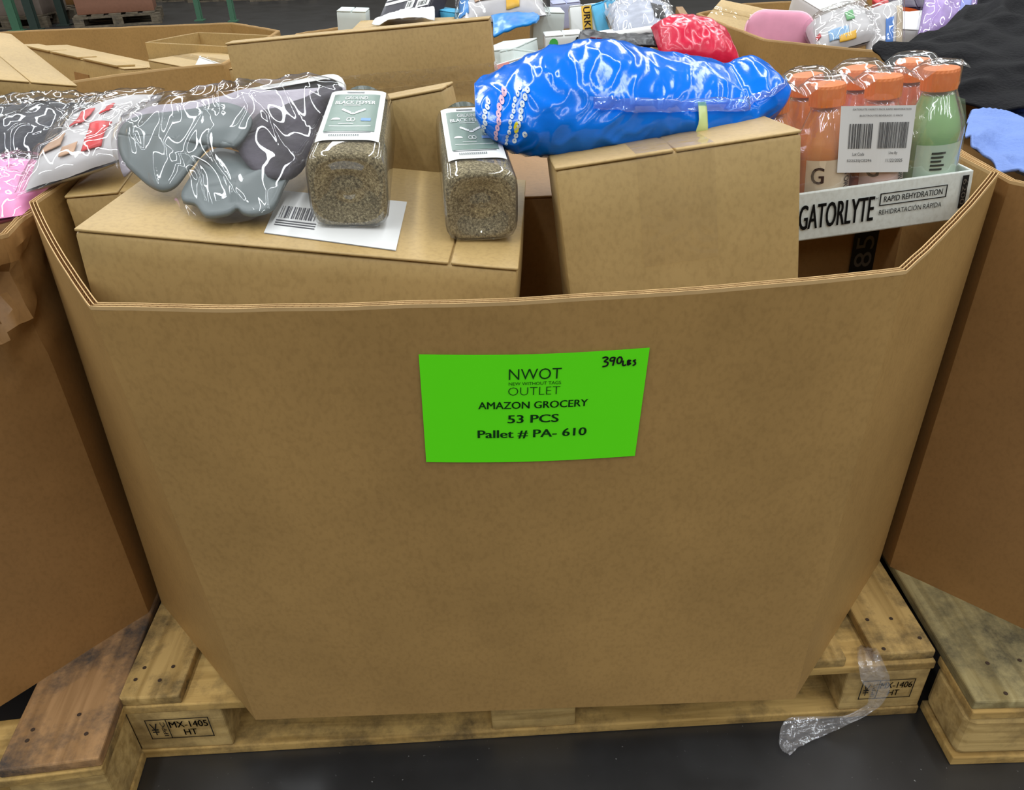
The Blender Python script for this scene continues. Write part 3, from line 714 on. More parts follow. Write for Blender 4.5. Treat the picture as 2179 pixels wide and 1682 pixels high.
for nm_, mt, (xa, ya), (xb, yb), sc, cnt in (('white_lettering', WPR, (1038, 178), (1027, 230), 3.6, 8), ('pink_lettering', PPR, (1072, 160), (1052, 232), 5.5, 8), ('white_lettering', WPR, (1102, 150), (1078, 240), 3.8, 12), ('white_lettering', WPR, (1118, 150), (1096, 232), 5, 9), ('white_lettering', WPR, (1116, 216), (1114, 222), 5, 1)):
    mb = MB()
    for k in range(cnt):
        f_ = k/max(1, cnt-1); ring(mb, xa+(xb-xa)*f_**.6+1.5*math.sin(k*1.9), ya+(yb-ya)*f_, sc, sc*1.05)
    build(mb, nm_, mt, bb, world=True)
mb = MB(); mb.raw([bagpx(1097+5*math.cos(q*PI/4), 207+10*math.sin(q*PI/4), .0018) for q in range(8)], [tuple(range(8))]); build(mb, 'yellow_mark', YPR, bb, world=True)

# ------------------------------------------------------------------ grey moulded item in a clear bag
GREY = plain('grey_rubber', (100, 110, 112), .42, .45, var=.08, vscale=14)
DGREY = plain('grey_mauve_cloth', (70, 66, 76), .6, .3, var=.5, vscale=22, bump=.4, bscale=40)
gT = thing('packed_garment', 'grey moulded pads in a wrinkled clear bag on the wide carton', 'packed goods', tuple(at(450, 460, y=.06)))
def dome(mb, outline, cpx_, Yfn, bulge, rings=9, m=64, rim=0., nz=.004, seed=0.):
    pts = [at(x, y, y=Yfn(x, y)) for x, y in outline]; pts = pts+[pts[0]]
    c = at(cpx_[0], cpx_[1], y=Yfn(*cpx_))
    nrm = (CAM-c).normalized()*.45+V((0, 0, .75)); nrm.normalize()
    def S(u, s):
        o = crom(pts, u); p = c.lerp(o, s)
        p += nrm*(bulge*(1-s*s)**.8+rim*max(0, s-.8)/.2)
        return p+nrm*nz*noise.noise(p*22+V((seed, 0, 0)))*(1-s*.5)
    mb.quadgrid(lambda u, v: S(u, v), m, rings)
U1 = [(256, 300), (268, 276), (308, 258), (363, 249), (418, 244), (469, 231), (513, 240), (538, 264), (527, 295), (504, 322), (475, 316), (447, 322), (423, 346), (396, 383), (374, 405), (348, 414), (319, 405), (293, 383), (268, 358), (256, 325)]
U2 = [(427, 350), (462, 328), (504, 335), (540, 352), (580, 360), (630, 346), (622, 372), (608, 396), (583, 445), (546, 464), (522, 463), (506, 453), (484, 465), (440, 466), (418, 443), (390, 434), (400, 399)]
yU1 = lambda x, y: .075+max(0, 420-y)/180*.13
yU2 = lambda x, y: .020+max(0, 468-y)/140*.155
mb = MB(); dome(mb, U1, (380, 318), yU1, .010, rim=.006, nz=.010, seed=2.); build(mb, 'grey_pad', GREY, gT, smooth=True, world=True, solid=.005)
mb = MB(); dome(mb, U2, (505, 400), yU2, .006, rim=.005, nz=.010, seed=7.); build(mb, 'grey_pad', GREY, gT, smooth=True, world=True, solid=.005)
U3 = [(500, 300), (540, 262), (590, 238), (640, 205), (690, 190), (728, 195), (712, 230), (690, 270), (672, 310), (650, 350), (610, 378), (560, 372), (520, 345)]
mb = MB(); dome(mb, U3, (610, 300), lambda x, y: .10+max(0, 380-y)/190*.19, .022, nz=.022, seed=5.); build(mb, 'folded_mauve_cloth', DGREY, gT, smooth=True, world=True, solid=.004)
U4 = [(250, 300), (262, 262), (320, 232), (400, 218), (480, 205), (560, 195), (640, 190), (720, 185), (735, 205), (690, 250), (620, 260), (545, 262), (470, 268), (380, 275), (300, 330), (262, 372)]
mb = MB(); dome(mb, U4, (470, 238), lambda x, y: .20+max(0, 380-y)/190*.16, .012, nz=.012, seed=9.); build(mb, 'white_inner_sheet', plain('lilac_white', (168, 162, 174), .45, .4, var=.1, vscale=20, bump=.5, bscale=30), gT, smooth=True, world=True, solid=.002)
UF = [(240, 300), (250, 262), (310, 232), (400, 214), (480, 198), (560, 186), (640, 178), (728, 180), (732, 205), (705, 260), (680, 330), (650, 390), (610, 440), (585, 462), (520, 470), (440, 474), (395, 462), (370, 430), (335, 424), (300, 400), (262, 375), (245, 345)]
mb = MB(); dome(mb, UF, (455, 330), lambda x, y: -.004+max(0, 478-y)/290*.255, .050, rings=60, m=220, nz=.010, seed=4.)
for i, p in enumerate(mb.v):
    mb.v[i] = p+V((0, -.3, .9))*(.0048*ridge(V((p.x*19+4.3, p.y*14, p.z*15+1.7)))+.0045*max(0, ridge(V((p.x*36+p.z*24+2.1, p.y*10, p.z*16))))**3)
build(mb, 'clear_bag', film('clear_bag_film', (1, 1, 1), .03, .05, 1.6, .02, .07, 34), gT, smooth=True, world=True)

# ------------------------------------------------------------------ drink tray and bottles
ta, tb_ = at(1703, 413, z=.803), at(2073, 362, z=.822)
dirT = (tb_-ta).normalized()
WT = .272
mT = frame(tb_-dirT*WT, dirT, V((-.05, .0, 1)), .02)
HT = .060; mT.translation = mT.translation-(mT.to_3x3() @ V((0, 0, HT)))
TR = mT
tray = thing('drink_tray', 'white printed cardboard tray holding the drink bottles', 'tray', TR)
TW, TD = WT, .205
TRAYW = card('white_board', (214, 219, 214), .03)
mb = MB()
mb.softbox(0, TW, 0, .0035, 0, HT, .0012, 8, .0008); build(mb, 'front_wall', TRAYW, tray)
for q_ in (TW-.0035, 0): build(MB().softbox(q_, q_+.0035, .0035, TD, 0, HT, .0012, 4, .0004), 'side_wall', TRAYW, tray)
mb = MB(); mb.softbox(0, TW, TD-.0035, TD, 0, HT, .0012, 4, .0004); build(mb, 'back_wall', TRAYW, tray)
mb = MB(); mb.box(.0035, TW-.0035, .0035, TD-.0035, 0, .003); build(mb, 'tray_base', TRAYW, tray)
# print: x from pixel fractions of the visible front (1703..2073)
X0 = TW-(tb_-ta).length; XS = (tb_-ta).length
fT = lambda x, z: V((X0+XS*x, -.0022, HT*z))
mb = MB(); put(mb, 'GATORLYTE', .0, .435, .24, .76, fT, .03); put(mb, 'TM', .43, .455, .66, .72, fT)
build(mb, 'brand_print', INK, tray)
mb = MB(); put(mb, 'RAPID REHYDRATION', .49, .83, .60, .72, fT, .012); put(mb, 'REHIDRATACIÓN RÁPIDA', .47, .835, .34, .47, fT)
for q in ((.465, .855, .53, .55), (.465, .855, .77, .79), (.465, .472, .53, .79), (.848, .855, .53, .79)): rect(mb, *q, fT)
build(mb, 'slogan_print', INK, tray)
mb = MB(); rect(mb, .935, .972, .25, .93, fT); mk = build(mb, 'code_patch', INK, tray)
mb = MB(); put(mb, '6200', .94, .966, .33, .86, lambda x, z: V((X0+XS*x, -.0028, HT*z)), 0, -1); build(mb, 'code_number', plain('worn_grey_print', (92, 86, 78)), mk)
ORANGE = plain('orange_drink', (236, 140, 40), .2, .5, coat=.5, var=.06); RED = plain('red_orange_drink', (222, 108, 70), .2, .5, coat=.5, var=.06); LIME = plain('green_drink', (150, 206, 132), .2, .5, coat=.5, var=.06)
CAP = plain('orange_cap', (242, 132, 48), .4, .5, var=.02); CLEARB = film('bottle_wall', (.99, .99, .98), .05, .05, 1.8, .03)
LAB1 = plain('label_cream', (224, 206, 178), .4, .4, var=.05); LAB2 = plain('label_pink', (222, 188, 176), .4, .4, var=.05); LAB3 = plain('label_mint', (196, 220, 198), .4, .4, var=.05)
BR_, BH = .0325, .172
prof = [(.018, 0), (.029, .001), (.0325, .006), (.0325, .045), (.0318, .05), (.0318, .088), (.0325, .093), (.0322, .102), (.029, .114), (.023, .130), (.0185, .141), (.0178, .146)]
def rad(z):
    for (r0, z0), (r1, z1) in zip(prof, prof[1:]):
        if z0 <= z <= z1: return r0+(r1-r0)*(z-z0)/max(1e-6, z1-z0)
    return .0195 if z < .172 else .0195
def bottle(i, j, liq, labm, label, kind):
    p = TR @ V((.036+.0665*i, .040+.0665*j, .0035))
    m = TR.to_3x3().to_4x4(); m.translation = p
    t = thing('drink_bottle', label, 'bottle', m, 'drink bottles in the tray')
    build(MB().lathe([(r*.95, z+.001) for r, z in prof[:11]]+[(.0160, .1425), (.001, .143)], 32), 'drink', liq, t, smooth=True, angle=.8)
    build(MB().lathe(prof, 32), 'bottle_wall', CLEARB, t, smooth=True)
    build(MB().lathe([(.0185, .147), (.0198, .148), (.0198, .168), (.0192, .171), (.0150, .172)], 48, knurl=.035), 'cap', CAP, t)
    if kind:
        def lf(u, z, off=.0006): a = -PI/2+(u-.5)*1.9; r_ = .0330+off; return V((r_*math.cos(a), r_*math.sin(a), z))
        mb = MB(); mb.quadgrid(lambda u, v: lf(u, .030+.060*v), 16, 4); lb_ = build(mb, 'label', labm, t, smooth=True)
        mb = MB(); f3 = lambda u, z: lf(u, z, .0012)
        if kind == 1: put(mb, 'G', .12, .34, .062, .082, f3, .02); put(mb, 'GATORLYTE', .76, .92, .034, .086, f3, .02, -1)
        else:
            for k in range(8):
                z_ = .0795-.0048*k-(.008 if k > 4 else 0)
                for q in range(4): rect(mb, .28+.06*q, .28+.06*(q+1)-(.03*(k % 3) if q == 3 else 0), z_, z_+.0024, lambda u, z: lf(u, z, .0016))
        build(mb, 'label_print', plain('label_dark_print', (60, 64, 58), .5) if kind == 2 else plain('label_brown_print', (60, 40, 34), .5), lb_)
    return t
for (i, liq, lm, lb_, k) in ((0, ORANGE, LAB1, 'orange drink bottle at the left end of the tray front, partly behind the blue bag', 1), (1, ORANGE, LAB1, 'amber orange drink bottle second from left behind the white barcode label', 1),
                             (2, RED, LAB2, 'red orange drink bottle behind the white barcode label, left of the green one', 1), (3, LIME, LAB3, 'pale green drink bottle with orange cap at the right end', 2)):
    bottle(i, 0, liq, lm, lb_, k)
for (i, liq, s) in ((0, ORANGE, 'orange drink bottle in the second row behind the leftmost bottle'), (1, ORANGE, 'orange drink bottle in the second row behind the amber bottle'), (2, RED, 'drink bottle in the second row behind the red orange one'), (3, RED, 'drink bottle in the second row behind the green one')):
    bottle(i, 1, liq, LAB1, s, 0)
# shrink film over the pack with its white barcode label
wrap = thing('shrink_wrap', 'clear shrink film stretched over the drink bottles, with a white barcode label', 'film', TR @ Matrix.Translation((0, 0, .004)))
def envy(x, z):
    best = -1
    for i in range(4):
        r_ = max(rad(z), .012)+.0016; d = x-(.036+.0665*i)
        if abs(d) < r_: best = max(best, math.sqrt(r_*r_-d*d))
    if x > .036+.0665*3 or x < .036: return .040-max(best, 0)
    sagv = (.50 if z > .1 else .62)*.0335*(.75 if z > .12 else 1)
    return .040-max(best, sagv)
def fw(u, v):
    z = .012+.162*v; r_ = max(rad(z), .012)+.0016; xa_, xb_ = .036-r_, .036+.0665*3+r_; x = xa_+(xb_-xa_)*u
    p = V((x, envy(x, z)-.0006, z+.0035))
    return p+V((0, -1, 0))*.0012*ridge(V((x*60, z*24, 1.3)))
def fr(u, v):   # right end
    y = .006+.10*u; z = .012+.124*v; d = min(abs(y-.040), abs(y-.1065)); r_ = rad(z)+.0016
    q = math.sqrt(max(r_*r_-d*d, (r_*.62)**2)); return V((.036+.0665*3+q+.0005, y, z+.0035))
def ft(u, v):
    x = .014+(.036*2+.0665*3-.028)*u; y = .018+.11*v; h_ = 0
    for i in range(4):
        for j in range(2):
            d = math.hypot(x-(.036+.0665*i), y-(.04+.0665*j)); h_ = max(h_, max(0, 1-max(0, d-.020)/.030))
    return V((x, y, .1515+.0265*h_**.8+.001*ridge(V((x*50, y*50, 0)))))
mb = MB(); mb.quadgrid(fw, 96, 40); mb.quadgrid(fr, 24, 24); mb.quadgrid(ft, 72, 40)
sf = build(mb, 'film', film('shrink_film', (1, 1, 1), .07, .08, 2.0, .04, .35, 60), wrap, smooth=True)
L4 = [at(*q, y=.12) for q in ((1781, 368), (1932, 366), (1950, 224), (1790, 226))]
iT = TR.inverted()
def l4(u, v, off=0.):
    p = L4[0].lerp(L4[1], u).lerp(L4[3].lerp(L4[2], u), v)
    # push to the film's front plane along the sight line
    d = (p-CAM); o_ = iT @ CAM; dd = (iT.to_3x3() @ d); yy = .0042+.003*math.sin(u*7); t_ = (yy-off-o_.y)/dd.y
    return o_+dd*t_
mb = MB(); mb.quadgrid(lambda u, v: l4(u, v), 20, 10); mb.quadgrid(lambda u, v: l4(u, v, -.0006), 20, 10, True)
lb_ = build(mb, 'barcode_label', WHITE, wrap, label='white label with two barcodes')
# label frame has its origin offset by .004
for ch in (lb_,): ch.location = (0, 0, -.004)
mb = MB(); f5 = lambda u, v: l4(u, v, .0007)
barcode(mb, .13, .45, .37, .74, f5, 18, 3); barcode(mb, .53, .94, .37, .76, f5, 34, 8)
put(mb, 'Lot Code', .20, .36, .26, .31, f5); put(mb, 'Use By', .70, .82, .27, .32, f5)
put(mb, '522525JCE296', .13, .47, .155, .205, f5); put(mb, '11/22/2025', .67, .90, .16, .21, f5)
put(mb, 'GATORLYTE VARIETY PACK RAPID REHYDRATION', .16, .94, .935, .962, f5); put(mb, 'ELECTROLYTE BEVERAGE 12 PACK', .26, .84, .845, .87, f5)
build(mb, 'label_print', plain('label_grey_ink', (84, 84, 86), .6, var=0), lb_)

# ------------------------------------------------------------------ black tray pack behind the grey bag
def rrect(x0, x1, y0, y1, r, n=5):
    out = []
    for cx, cy, a0 in ((x1-r, y0+r, -PI/2), (x1-r, y1-r, 0), (x0+r, y1-r, PI/2), (x0+r, y0+r, PI)):
        out += [(cx+r*math.cos(a0+PI/2*k/n), cy+r*math.sin(a0+PI/2*k/n)) for k in range(n+1)]
    return out
a_, b_ = at(485, 202, y=.60), at(735, 158, y=.56)
mK = frame(a_, b_-a_, V((0, 0, 1)), .95); wK = (b_-a_).length
tK = thing('black_tray', 'black plastic tray with a white rim leaning behind the grey pads', 'tray', mK)
build(MB().prism(rrect(0, wK, -.10, 0, .03), lambda x, y, h: V((x, h, y)), .0, .022), 'tray_shell', plain('black_plastic', (38, 38, 42), .3, .5), tK)
po, pi_ = rrect(-.003, wK+.003, -.103, .003, .032), rrect(.006, wK-.006, -.094, -.006, .025)
mb = MB(); nn = len(po)
mb.raw([V((x, -.003, y)) for x, y in po]+[V((x, -.003, y)) for x, y in pi_]+[V((x, .004, y)) for x, y in po]+[V((x, .004, y)) for x, y in pi_],
       [(i, (i+1) % nn, nn+(i+1) % nn, nn+i) for i in range(nn)]+[(2*nn+i, 3*nn+i, 3*nn+(i+1) % nn, 2*nn+(i+1) % nn) for i in range(nn)]+[(i, 2*nn+i, 2*nn+(i+1) % nn, (i+1) % nn) for i in range(nn)])
build(mb, 'rim', LABW, tK)
mb = MB()
for cx in (.82, .87):
    for q in range(14):
        a0, a1 = 2*PI*q/14, 2*PI*(q+1)/14
        mb.raw([V((wK*cx+.012*s_*math.cos(a), -.002, -.030+.010*s_*math.sin(a))) for a in (a0, a1) for s_ in (1, .7)], [(0, 2, 3, 1)])
build(mb, 'logo_rings', LABW, tK)

# ------------------------------------------------------------------ bags in the left box
def bag(label, c, ax, ay, n, mat, seed, items=(), cat='bag', name='plastic_bag', amp=.008, film_mat=None, freq=14, amp2=.0035, freq2=38, nu=54, nv=40, wf=None, flat=.5, e=.55):
    """filled bag: an inner filling of coloured packs with a wrinkled clear film round it"""
    c = V(c); t = thing(name, label, cat, tuple(c-V((0, 0, V(n).length*flat))))
    mb = MB(); S = pillow(mb, c, V(ax)*.93, V(ay)*.93, V(n)*.9, nu, nv, 2.6, 2.6, flat, amp, freq, seed, wf, e, amp2=amp2*.5, freq2=freq2)
    f0 = build(mb, 'filling', mat, t, smooth=True, world=True)
    for (nm_, mt, u0, u1, v0, v1) in items:
        mb = MB(); mb.quadgrid(lambda u, v: S(u0+(u1-u0)*u, v0+(v1-v0)*v, 1)+V(n).normalized()*.003, 10, 8)
        build(mb, nm_, mt, f0, smooth=True, world=True, solid=.001)
    mb = MB(); pillow(mb, c+V(n).normalized()*.004, V(ax)*1.02, V(ay)*1.02, V(n)*1.02, nu, nv, 3, 3, flat, amp*1.1, freq*1.15, seed+.3, wf, e, amp2=amp2, freq2=freq2)
    build(mb, 'clear_film', film_mat or FILMW, t, smooth=True, world=True)
    return t
REDP = plain('red_pack', (206, 44, 48), .35, .5); PINK = plain('pink_foam', (240, 150, 200), .4, .4, var=.12, vscale=14); NAVY = plain('navy_cloth', (28, 32, 46), .45, .4, var=.45, vscale=16, bump=.5, bscale=30)
WPACK = plain('white_pack', (196, 194, 196), .4, .4, var=.12, vscale=18); TAN = plain('tan_print', (188, 150, 120), .4, .4, var=.2)
c_ = at(212, 298, z=.845)
bag('clear bag of white and red packets on the left carton', c_, V((.062, .03, .012)), V((-.01, .12, .02)), V((0, -.012, .030)), WPACK, 4.1,
    [('red_patch', REDP, .60, .80, .08, .34), ('red_patch', REDP, .34, .48, .42, .66), ('tan_patch', TAN, .10, .32, .24, .36), ('red_patch', REDP, .62, .72, .48, .62), ('tan_patch', TAN, .36, .52, .10, .2)])
c_ = at(70, 305, z=.79)
bag('clear bag of dark navy goods in the left box', c_, V((.17, .03, 0)), V((-.03, .17, 0)), V((0, 0, .05)), NAVY, 8.4, [('pale_patch', WPACK, .1, .3, .5, .7)], amp=.012, amp2=.008)
c_ = at(-22, 424, z=.790)
bag('glossy pink bubble bag in the left box beside the crushed corner', c_, V((.072, .03, 0)), V((-.02, .12, 0)), V((0, 0, .036)), PINK, 2.2, [], amp=.007, amp2=.006, freq2=60)
filler('large brown carton low in the crushed left box', -1.55, -.70, .22, .74, .144, .72)
filler('large brown carton low in the right box', .74, 1.55, .2, .78, .144, .70)
# back flap of the left box seen past the navy bag
m, w_ = cpx((-60, 226, .93), (126, 218, .93), .3, 0)
carton('carton', 'brown carton end rising behind the navy bag at left', m, w_, .022, .3, KRAFT2, 'x', .5, tape=False, puff=.001)
m, w_ = cpx((126, 216, .935), (196, 240, .85), .3, 0)
carton('carton', 'narrow brown carton beside the clear bag at left rear', m, w_, .03, .3, KRAFT2, 'x', .5, tape=False, puff=.001)

# ------------------------------------------------------------------ cartons in the back left box
filler('large brown carton low in the back left box', -1.75, -.80, 1.36, 2.1, .004, .52)
m = frame(at(-75, 100, z=.90), at(95, 215, z=.835)-at(-75, 100, z=.90), V((.25, .1, 1)), 0)
p_a, p_b = at(-20, 185, z=.80), at(112, 208, z=.785)
q_a = at(24, 72, z=.90)
# slanted carton: broad face turned up to the viewer
xa = (at(165, 182, z=.83)-q_a); m = frame(q_a, xa, V((-.2, .55, 1)), .0)
m.translation = q_a-(m.to_3x3() @ V((0, .0, .16)))
mm = m @ Matrix.Translation((0, -.17, 0))
carton('carton', 'slanted pale brown carton leaning at the far left of the back box', mm, xa.length, .17, .16, KRAFT2, 'x', .5, tape=False, puff=.001)
m, w_ = cpx((48, 98, 1.98), (264, 146, 1.60), .22, .1)
tL = carton('carton', 'long die-cut brown carton with tabs in the back left box', m, w_, .14, .22, KRAFT2, 'x', .5, tape=False, puff=.001)
for x0, x1 in ((.0, .30), (.32, .60), (.64, .95)): build(MB().softbox(w_*x0, w_*x1, -.006, .05, .2205, .2255, .001, 3), 'tab', KRAFT2, tL)
mb = MB(); mb.box(w_*.52, w_*.66, -.0035, -.001, .14, .18); build(mb, 'slot_patch', KRAFT3, tL)
m, w_ = cpx((308, 90, 1.82), (500, 100, 1.66), .2, 0)
carton('carton', 'open brown carton at the right of the back left box', m, w_, .22, .2, KRAFT2, top_open=True, tape=False)
m, w_ = cpx((314, 127, 1.62), (450, 152, 1.36), .2, 0)
carton('carton', 'low brown carton with a curled flap in front of the open one', m, w_, .18, .2, KRAFT2, 'x', .5, tape=True, puff=.001)
m, w_ = cpx((428, 112, 1.50), (480, 130, 1.46), .05, .75)
carton('small_box', 'small white box on the cartons in the back left box', m, w_, .05, .04, WHITE, tape=False, puff=.0005, cat='box', r=.002)
m, w_ = cpx((172, 186, 1.28), (222, 176, 1.30), .2, 0)
carton('carton', 'small open brown carton near the rim of the back left box', m, w_, .08, .2, KRAFT2, tape=False, top_open=True)
m, w_ = cpx((206, 178, 1.265), (222, 174, 1.275), .03, 0)
carton('small_box', 'tiny white tag box by the rim of the back left box', m, w_, .012, .025, WHITE, tape=False, puff=.0003, cat='box', r=.001)

# ------------------------------------------------------------------ goods in the back centre box
filler('large brown carton low in the back centre box', -.5, .5, 1.3, 2.0, .004, .73)
GB = 'goods heaped in the back centre box'
DARKC = plain('dark_card', (52, 50, 60), .4, .4); BLUEP = plain('bright_blue_pack', (30, 140, 225), .3, .5, var=.1); SKY = plain('sky_pack', (90, 190, 235), .3, .5, var=.1)
YELP = plain('yellow_pack', (240, 186, 40), .35, .5); LAV = plain('lavender_pack', (176, 182, 214), .4, .5); LILAC = plain('lilac_film_goods', (178, 150, 214), .35, .5, var=.2, vscale=20)
BLK = plain('black_goods', (24, 24, 28), .4, .4, var=.3); DRED = plain('dark_red_pack', (128, 44, 52), .4, .4); CRIM = plain('crimson_plastic', (214, 24, 66), .28, .45, coat=.3, var=.1, vscale=14, bump=.2, bscale=30)
def pbox(label, p1, p2, h, d, mat, tilt=0, up=V((0, 0, 1)), name='small_box', group=GB, drop_=0, **k):
    m, w_ = cpx(p1, p2, h, tilt, up)
    return carton(name, label, m, w_, d, h, mat, tape=False, cat='box', group=group, puff=.0012, r=.003, **k), w_
pbox('pale mint white cube box at the left end of the heap', (716, 22, 1.55), (778, 24, 1.55), .12, .09, WBOX)
t, w_ = pbox('black and white box with barcode labels in the heap', (806, 40, 1.75), (912, 14, 1.68), .06, .16, DARKC, -.55)
mb = MB(); f6 = lambda x, y: V((w_*x, .16*y, .0612)); rect(mb, .03, .7, .45, .95, f6); build(mb, 'white_face', LABW, t)
mb = MB(); rect(mb, .02, .6, .32, .4, f6); rect(mb, .50, .66, .08, .30, f6); rect(mb, .82, .98, .30, .6, f6); rect(mb, .72, .98, .05, .26, f6); build(mb, 'white_stickers', LABW, t)
mb = MB(); f7 = lambda x, y: V((w_*x, .16*y, .0618)); barcode(mb, .76, .94, .09, .20, f7, 9, 2); barcode(mb, .53, .63, .12, .26, f7, 6, 5); build(mb, 'barcode', INK, t)
carton('carton', 'flat brown carton under the crumpled white paper in the heap', Matrix.Translation((-.345, 1.275, .735)), .25, .27, .130, KRAFT2, 'x', .5, tape=False, puff=.001)
# crumpled white paper tray in front of it
def sheet(rows, amp=.003, freq=30, seed=0.):
    R_ = [[at(x, y, y=Y) for x, y, Y in r_] for r_ in rows]
    def S(u, v):
        cols = [crom(r_, u) for r_ in R_]; p = crom(cols, v)
        return p+V((0, -.3, 1))*(amp*ridge(p*freq+V((seed, 0, 0)))+amp*.4*noise.noise(p*freq*2.7))
    return S
def drape(name, label, cat, rows, mat, amp, freq, nu, nv, solid=.002, seed=0., group=None):
    mb = MB(); mb.quadgrid(sheet(rows, amp, freq, seed), nu, nv)
    return single(mb, name, mat, label, cat, True, group, solid)
drape('paper_sheet', 'crumpled white paper lying against the tall carton top', 'paper', [[(792, 56, 1.30), (850, 44, 1.28), (925, 42, 1.26)], [(800, 44, 1.45), (860, 26, 1.45), (925, 22, 1.45)], [(825, 34, 1.58), (870, 24, 1.58), (920, 18, 1.58)]], WHITE, .006, 24, 24, 16, .001, 1., GB)
pbox('dark box edge with a pale blue side behind the paper', (915, 18, 1.80), (972, 26, 1.62), .09, .05, SKY, .0)
bag('clear bag of white and red food packs in the heap', at(1065, 18, y=1.55), V((.12, 0, .01)), V((0, .13, .02)), V((0, -.01, .05)), WPACK, 6.6, [('red_patch', TAN, .2, .4, .2, .5), ('red_patch', REDP, .75, .9, .25, .6), ('blue_patch', BLUEP, .0, .12, .1, .8), ('yellow_patch', YELP, .55, .7, .05, .3)])
drape('snack_packet', 'bright blue packet with a yellow edge beside the tall carton', 'packet', [[(1050, 78, 1.22), (1090, 62, 1.22), (1140, 48, 1.24)], [(1050, 55, 1.32), (1090, 44, 1.32), (1148, 38, 1.34)], [(1046, 36, 1.42), (1090, 30, 1.42), (1135, 30, 1.44)]], BLUEP, .003, 30, 20, 14, .006, 2., GB)
pbox('pale white gable box in front of the blue packet', (1062, 108, 1.06), (1092, 102, 1.04), .07, .10, WBOX, .0, V((.0, .25, 1)))
pbox('pale white carton with sloping lid beside the gable box', (1092, 102, 1.05), (1143, 80, 1.14), .07, .09, WBOX, .12)
pbox('pale grey green carton standing in the middle of the heap', (1136, 24, 1.46), (1202, 26, 1.46), .09, .12, WBOX)
pbox('lavender box at the top edge of the heap', (1176, 8, 1.75), (1235, 2, 1.75), .07, .1, LAV)
t, w_ = pbox('white and yellow food carton with orange print in the heap', (1212, 12, 1.56), (1270, 6, 1.56), .10, .05, LABW, .35)
f6 = lambda x, z: V((w_*x, -.0022, .10*z))
mb = MB(); rect(mb, .42, .78, .05, .95, f6); q_ = build(mb, 'yellow_band', YELP, t)
mb = MB(); put(mb, 'URKEY', .48, .72, .12, .92, lambda x, z: V((w_*x, -.0028, .10*z)), .02, -1); build(mb, 'band_lettering', plain('brown_print', (60, 36, 20)), q_)
mb = MB(); mb.raw([f6(.6+.32*math.cos(q*PI/5), .06+.12*math.sin(q*PI/5)) for q in range(10)], [tuple(range(10))]); build(mb, 'food_picture', plain('food_brown', (176, 92, 60), .5, var=.3), t)
t, w_ = pbox('sky blue food carton with white lettering in the heap', (1258, 10, 1.52), (1308, -6, 1.52), .11, .04, SKY, .35)
f6 = lambda x, z: V((w_*x, -.0024, .11*z)); mb = MB()
for k in range(6): mb.raw([f6(.72+.08*math.cos(q*PI/4)+.02*(k % 2), .2+.13*k+.045*math.sin(q*PI/4)) for q in range(8)], [tuple(range(8))])
rect(mb, .52, .60, .1, .95, f6); build(mb, 'white_lettering', LABW, t)
mb = MB(); mb.raw([f6(.22+.24*math.cos(q*PI/5), .22+.13*math.sin(q*PI/5)) for q in range(10)], [tuple(range(10))]); build(mb, 'food_picture', plain('food_orange', (216, 150, 120), .5, var=.3), t)
bag('clear crinkled bag with grey contents in the heap', at(1362, 48, y=1.42), V((.085, 0, 0)), V((0, .11, .02)), V((0, -.01, .045)), plain('pale_blue_goods', (184, 190, 206), .4, .4, var=.25, vscale=26), 9.7, [('black_patch', BLK, .62, .80, .1, .45)], amp=.010, amp2=.007)
pbox('white flat box stack with a green stripe behind the crinkled bag', (1322, 18, 1.62), (1432, 12, 1.62), .03, .12, LABW)
pbox('brown open carton side behind the crinkled bag', (1438, 14, 1.72), (1468, 62, 1.40), .12, .02, KRAFT3)
mb = MB(); S0 = [at(1240, 88, y=1.18), at(1330, 74, y=1.20), at(1420, 62, y=1.22), at(1492, 66, y=1.24)]
mb.tube([crom(S0, k/20)+V((0, 0, 0)) for k in range(21)], .011, 8)
mb.quadgrid(lambda u, v: crom(S0, u)+V((0, .16*v, -.006-.03*math.sin(PI*v))), 20, 6)
single(mb, 'plastic_tray', LABW, 'long white plastic tray rim lying across the heap', 'tray', True, GB)
t, w_ = pbox('white and green device box under the grey green carton', (1160, 76, 1.22), (1240, 70, 1.22), .035, .07, LABW)
mb = MB(); f6 = lambda x, z: V((w_*x, -.0022, .035*z)); mb.raw([f6(.22+.12*math.cos(q*PI/5), .5+.3*math.sin(q*PI/5)) for q in range(10)], [tuple(range(10))]); build(mb, 'green_logo', plain('green_logo', (70, 180, 80)), t)
mb = MB(); mb.raw([f6(.86+.06*math.cos(q*PI/5), .55+.25*math.sin(q*PI/5)) for q in range(10)], [tuple(range(10))]); build(mb, 'black_dot', INK, t)
drape('black_pouch', 'crumpled black pouch behind the blue bag', 'pouch', [[(1225, 100, 1.05), (1320, 104, 1.05), (1420, 100, 1.05)], [(1235, 74, 1.12), (1330, 86, 1.12), (1430, 82, 1.12)], [(1240, 70, 1.2), (1330, 80, 1.2), (1430, 74, 1.2)]], BLK, .008, 26, 30, 14, .004, 3., GB)
pbox('dark red box corner behind the blue bag', (1256, 78, 1.04), (1282, 80, 1.04), .06, .03, DRED, .5)
bagc = at(1478, 100, y=1.06)
mb = MB(); pillow(mb, bagc, V((.085, .0, -.012)), V((.0, .09, .03)), V((0, -.03, .045)), 50, 34, 2.6, 2.4, .6, .007, 20, 5.5, lambda a: 1-.25*a*a, amp2=.003)
single(mb, 'plastic_bag', CRIM, 'shiny crimson red plastic bag behind the blue bag', 'bag', True)
t, w_ = pbox('white tray with red corner patches beside the gable box', (1052, 138, .98), (1196, 96, 1.04), .02, .08, LABW, .35)
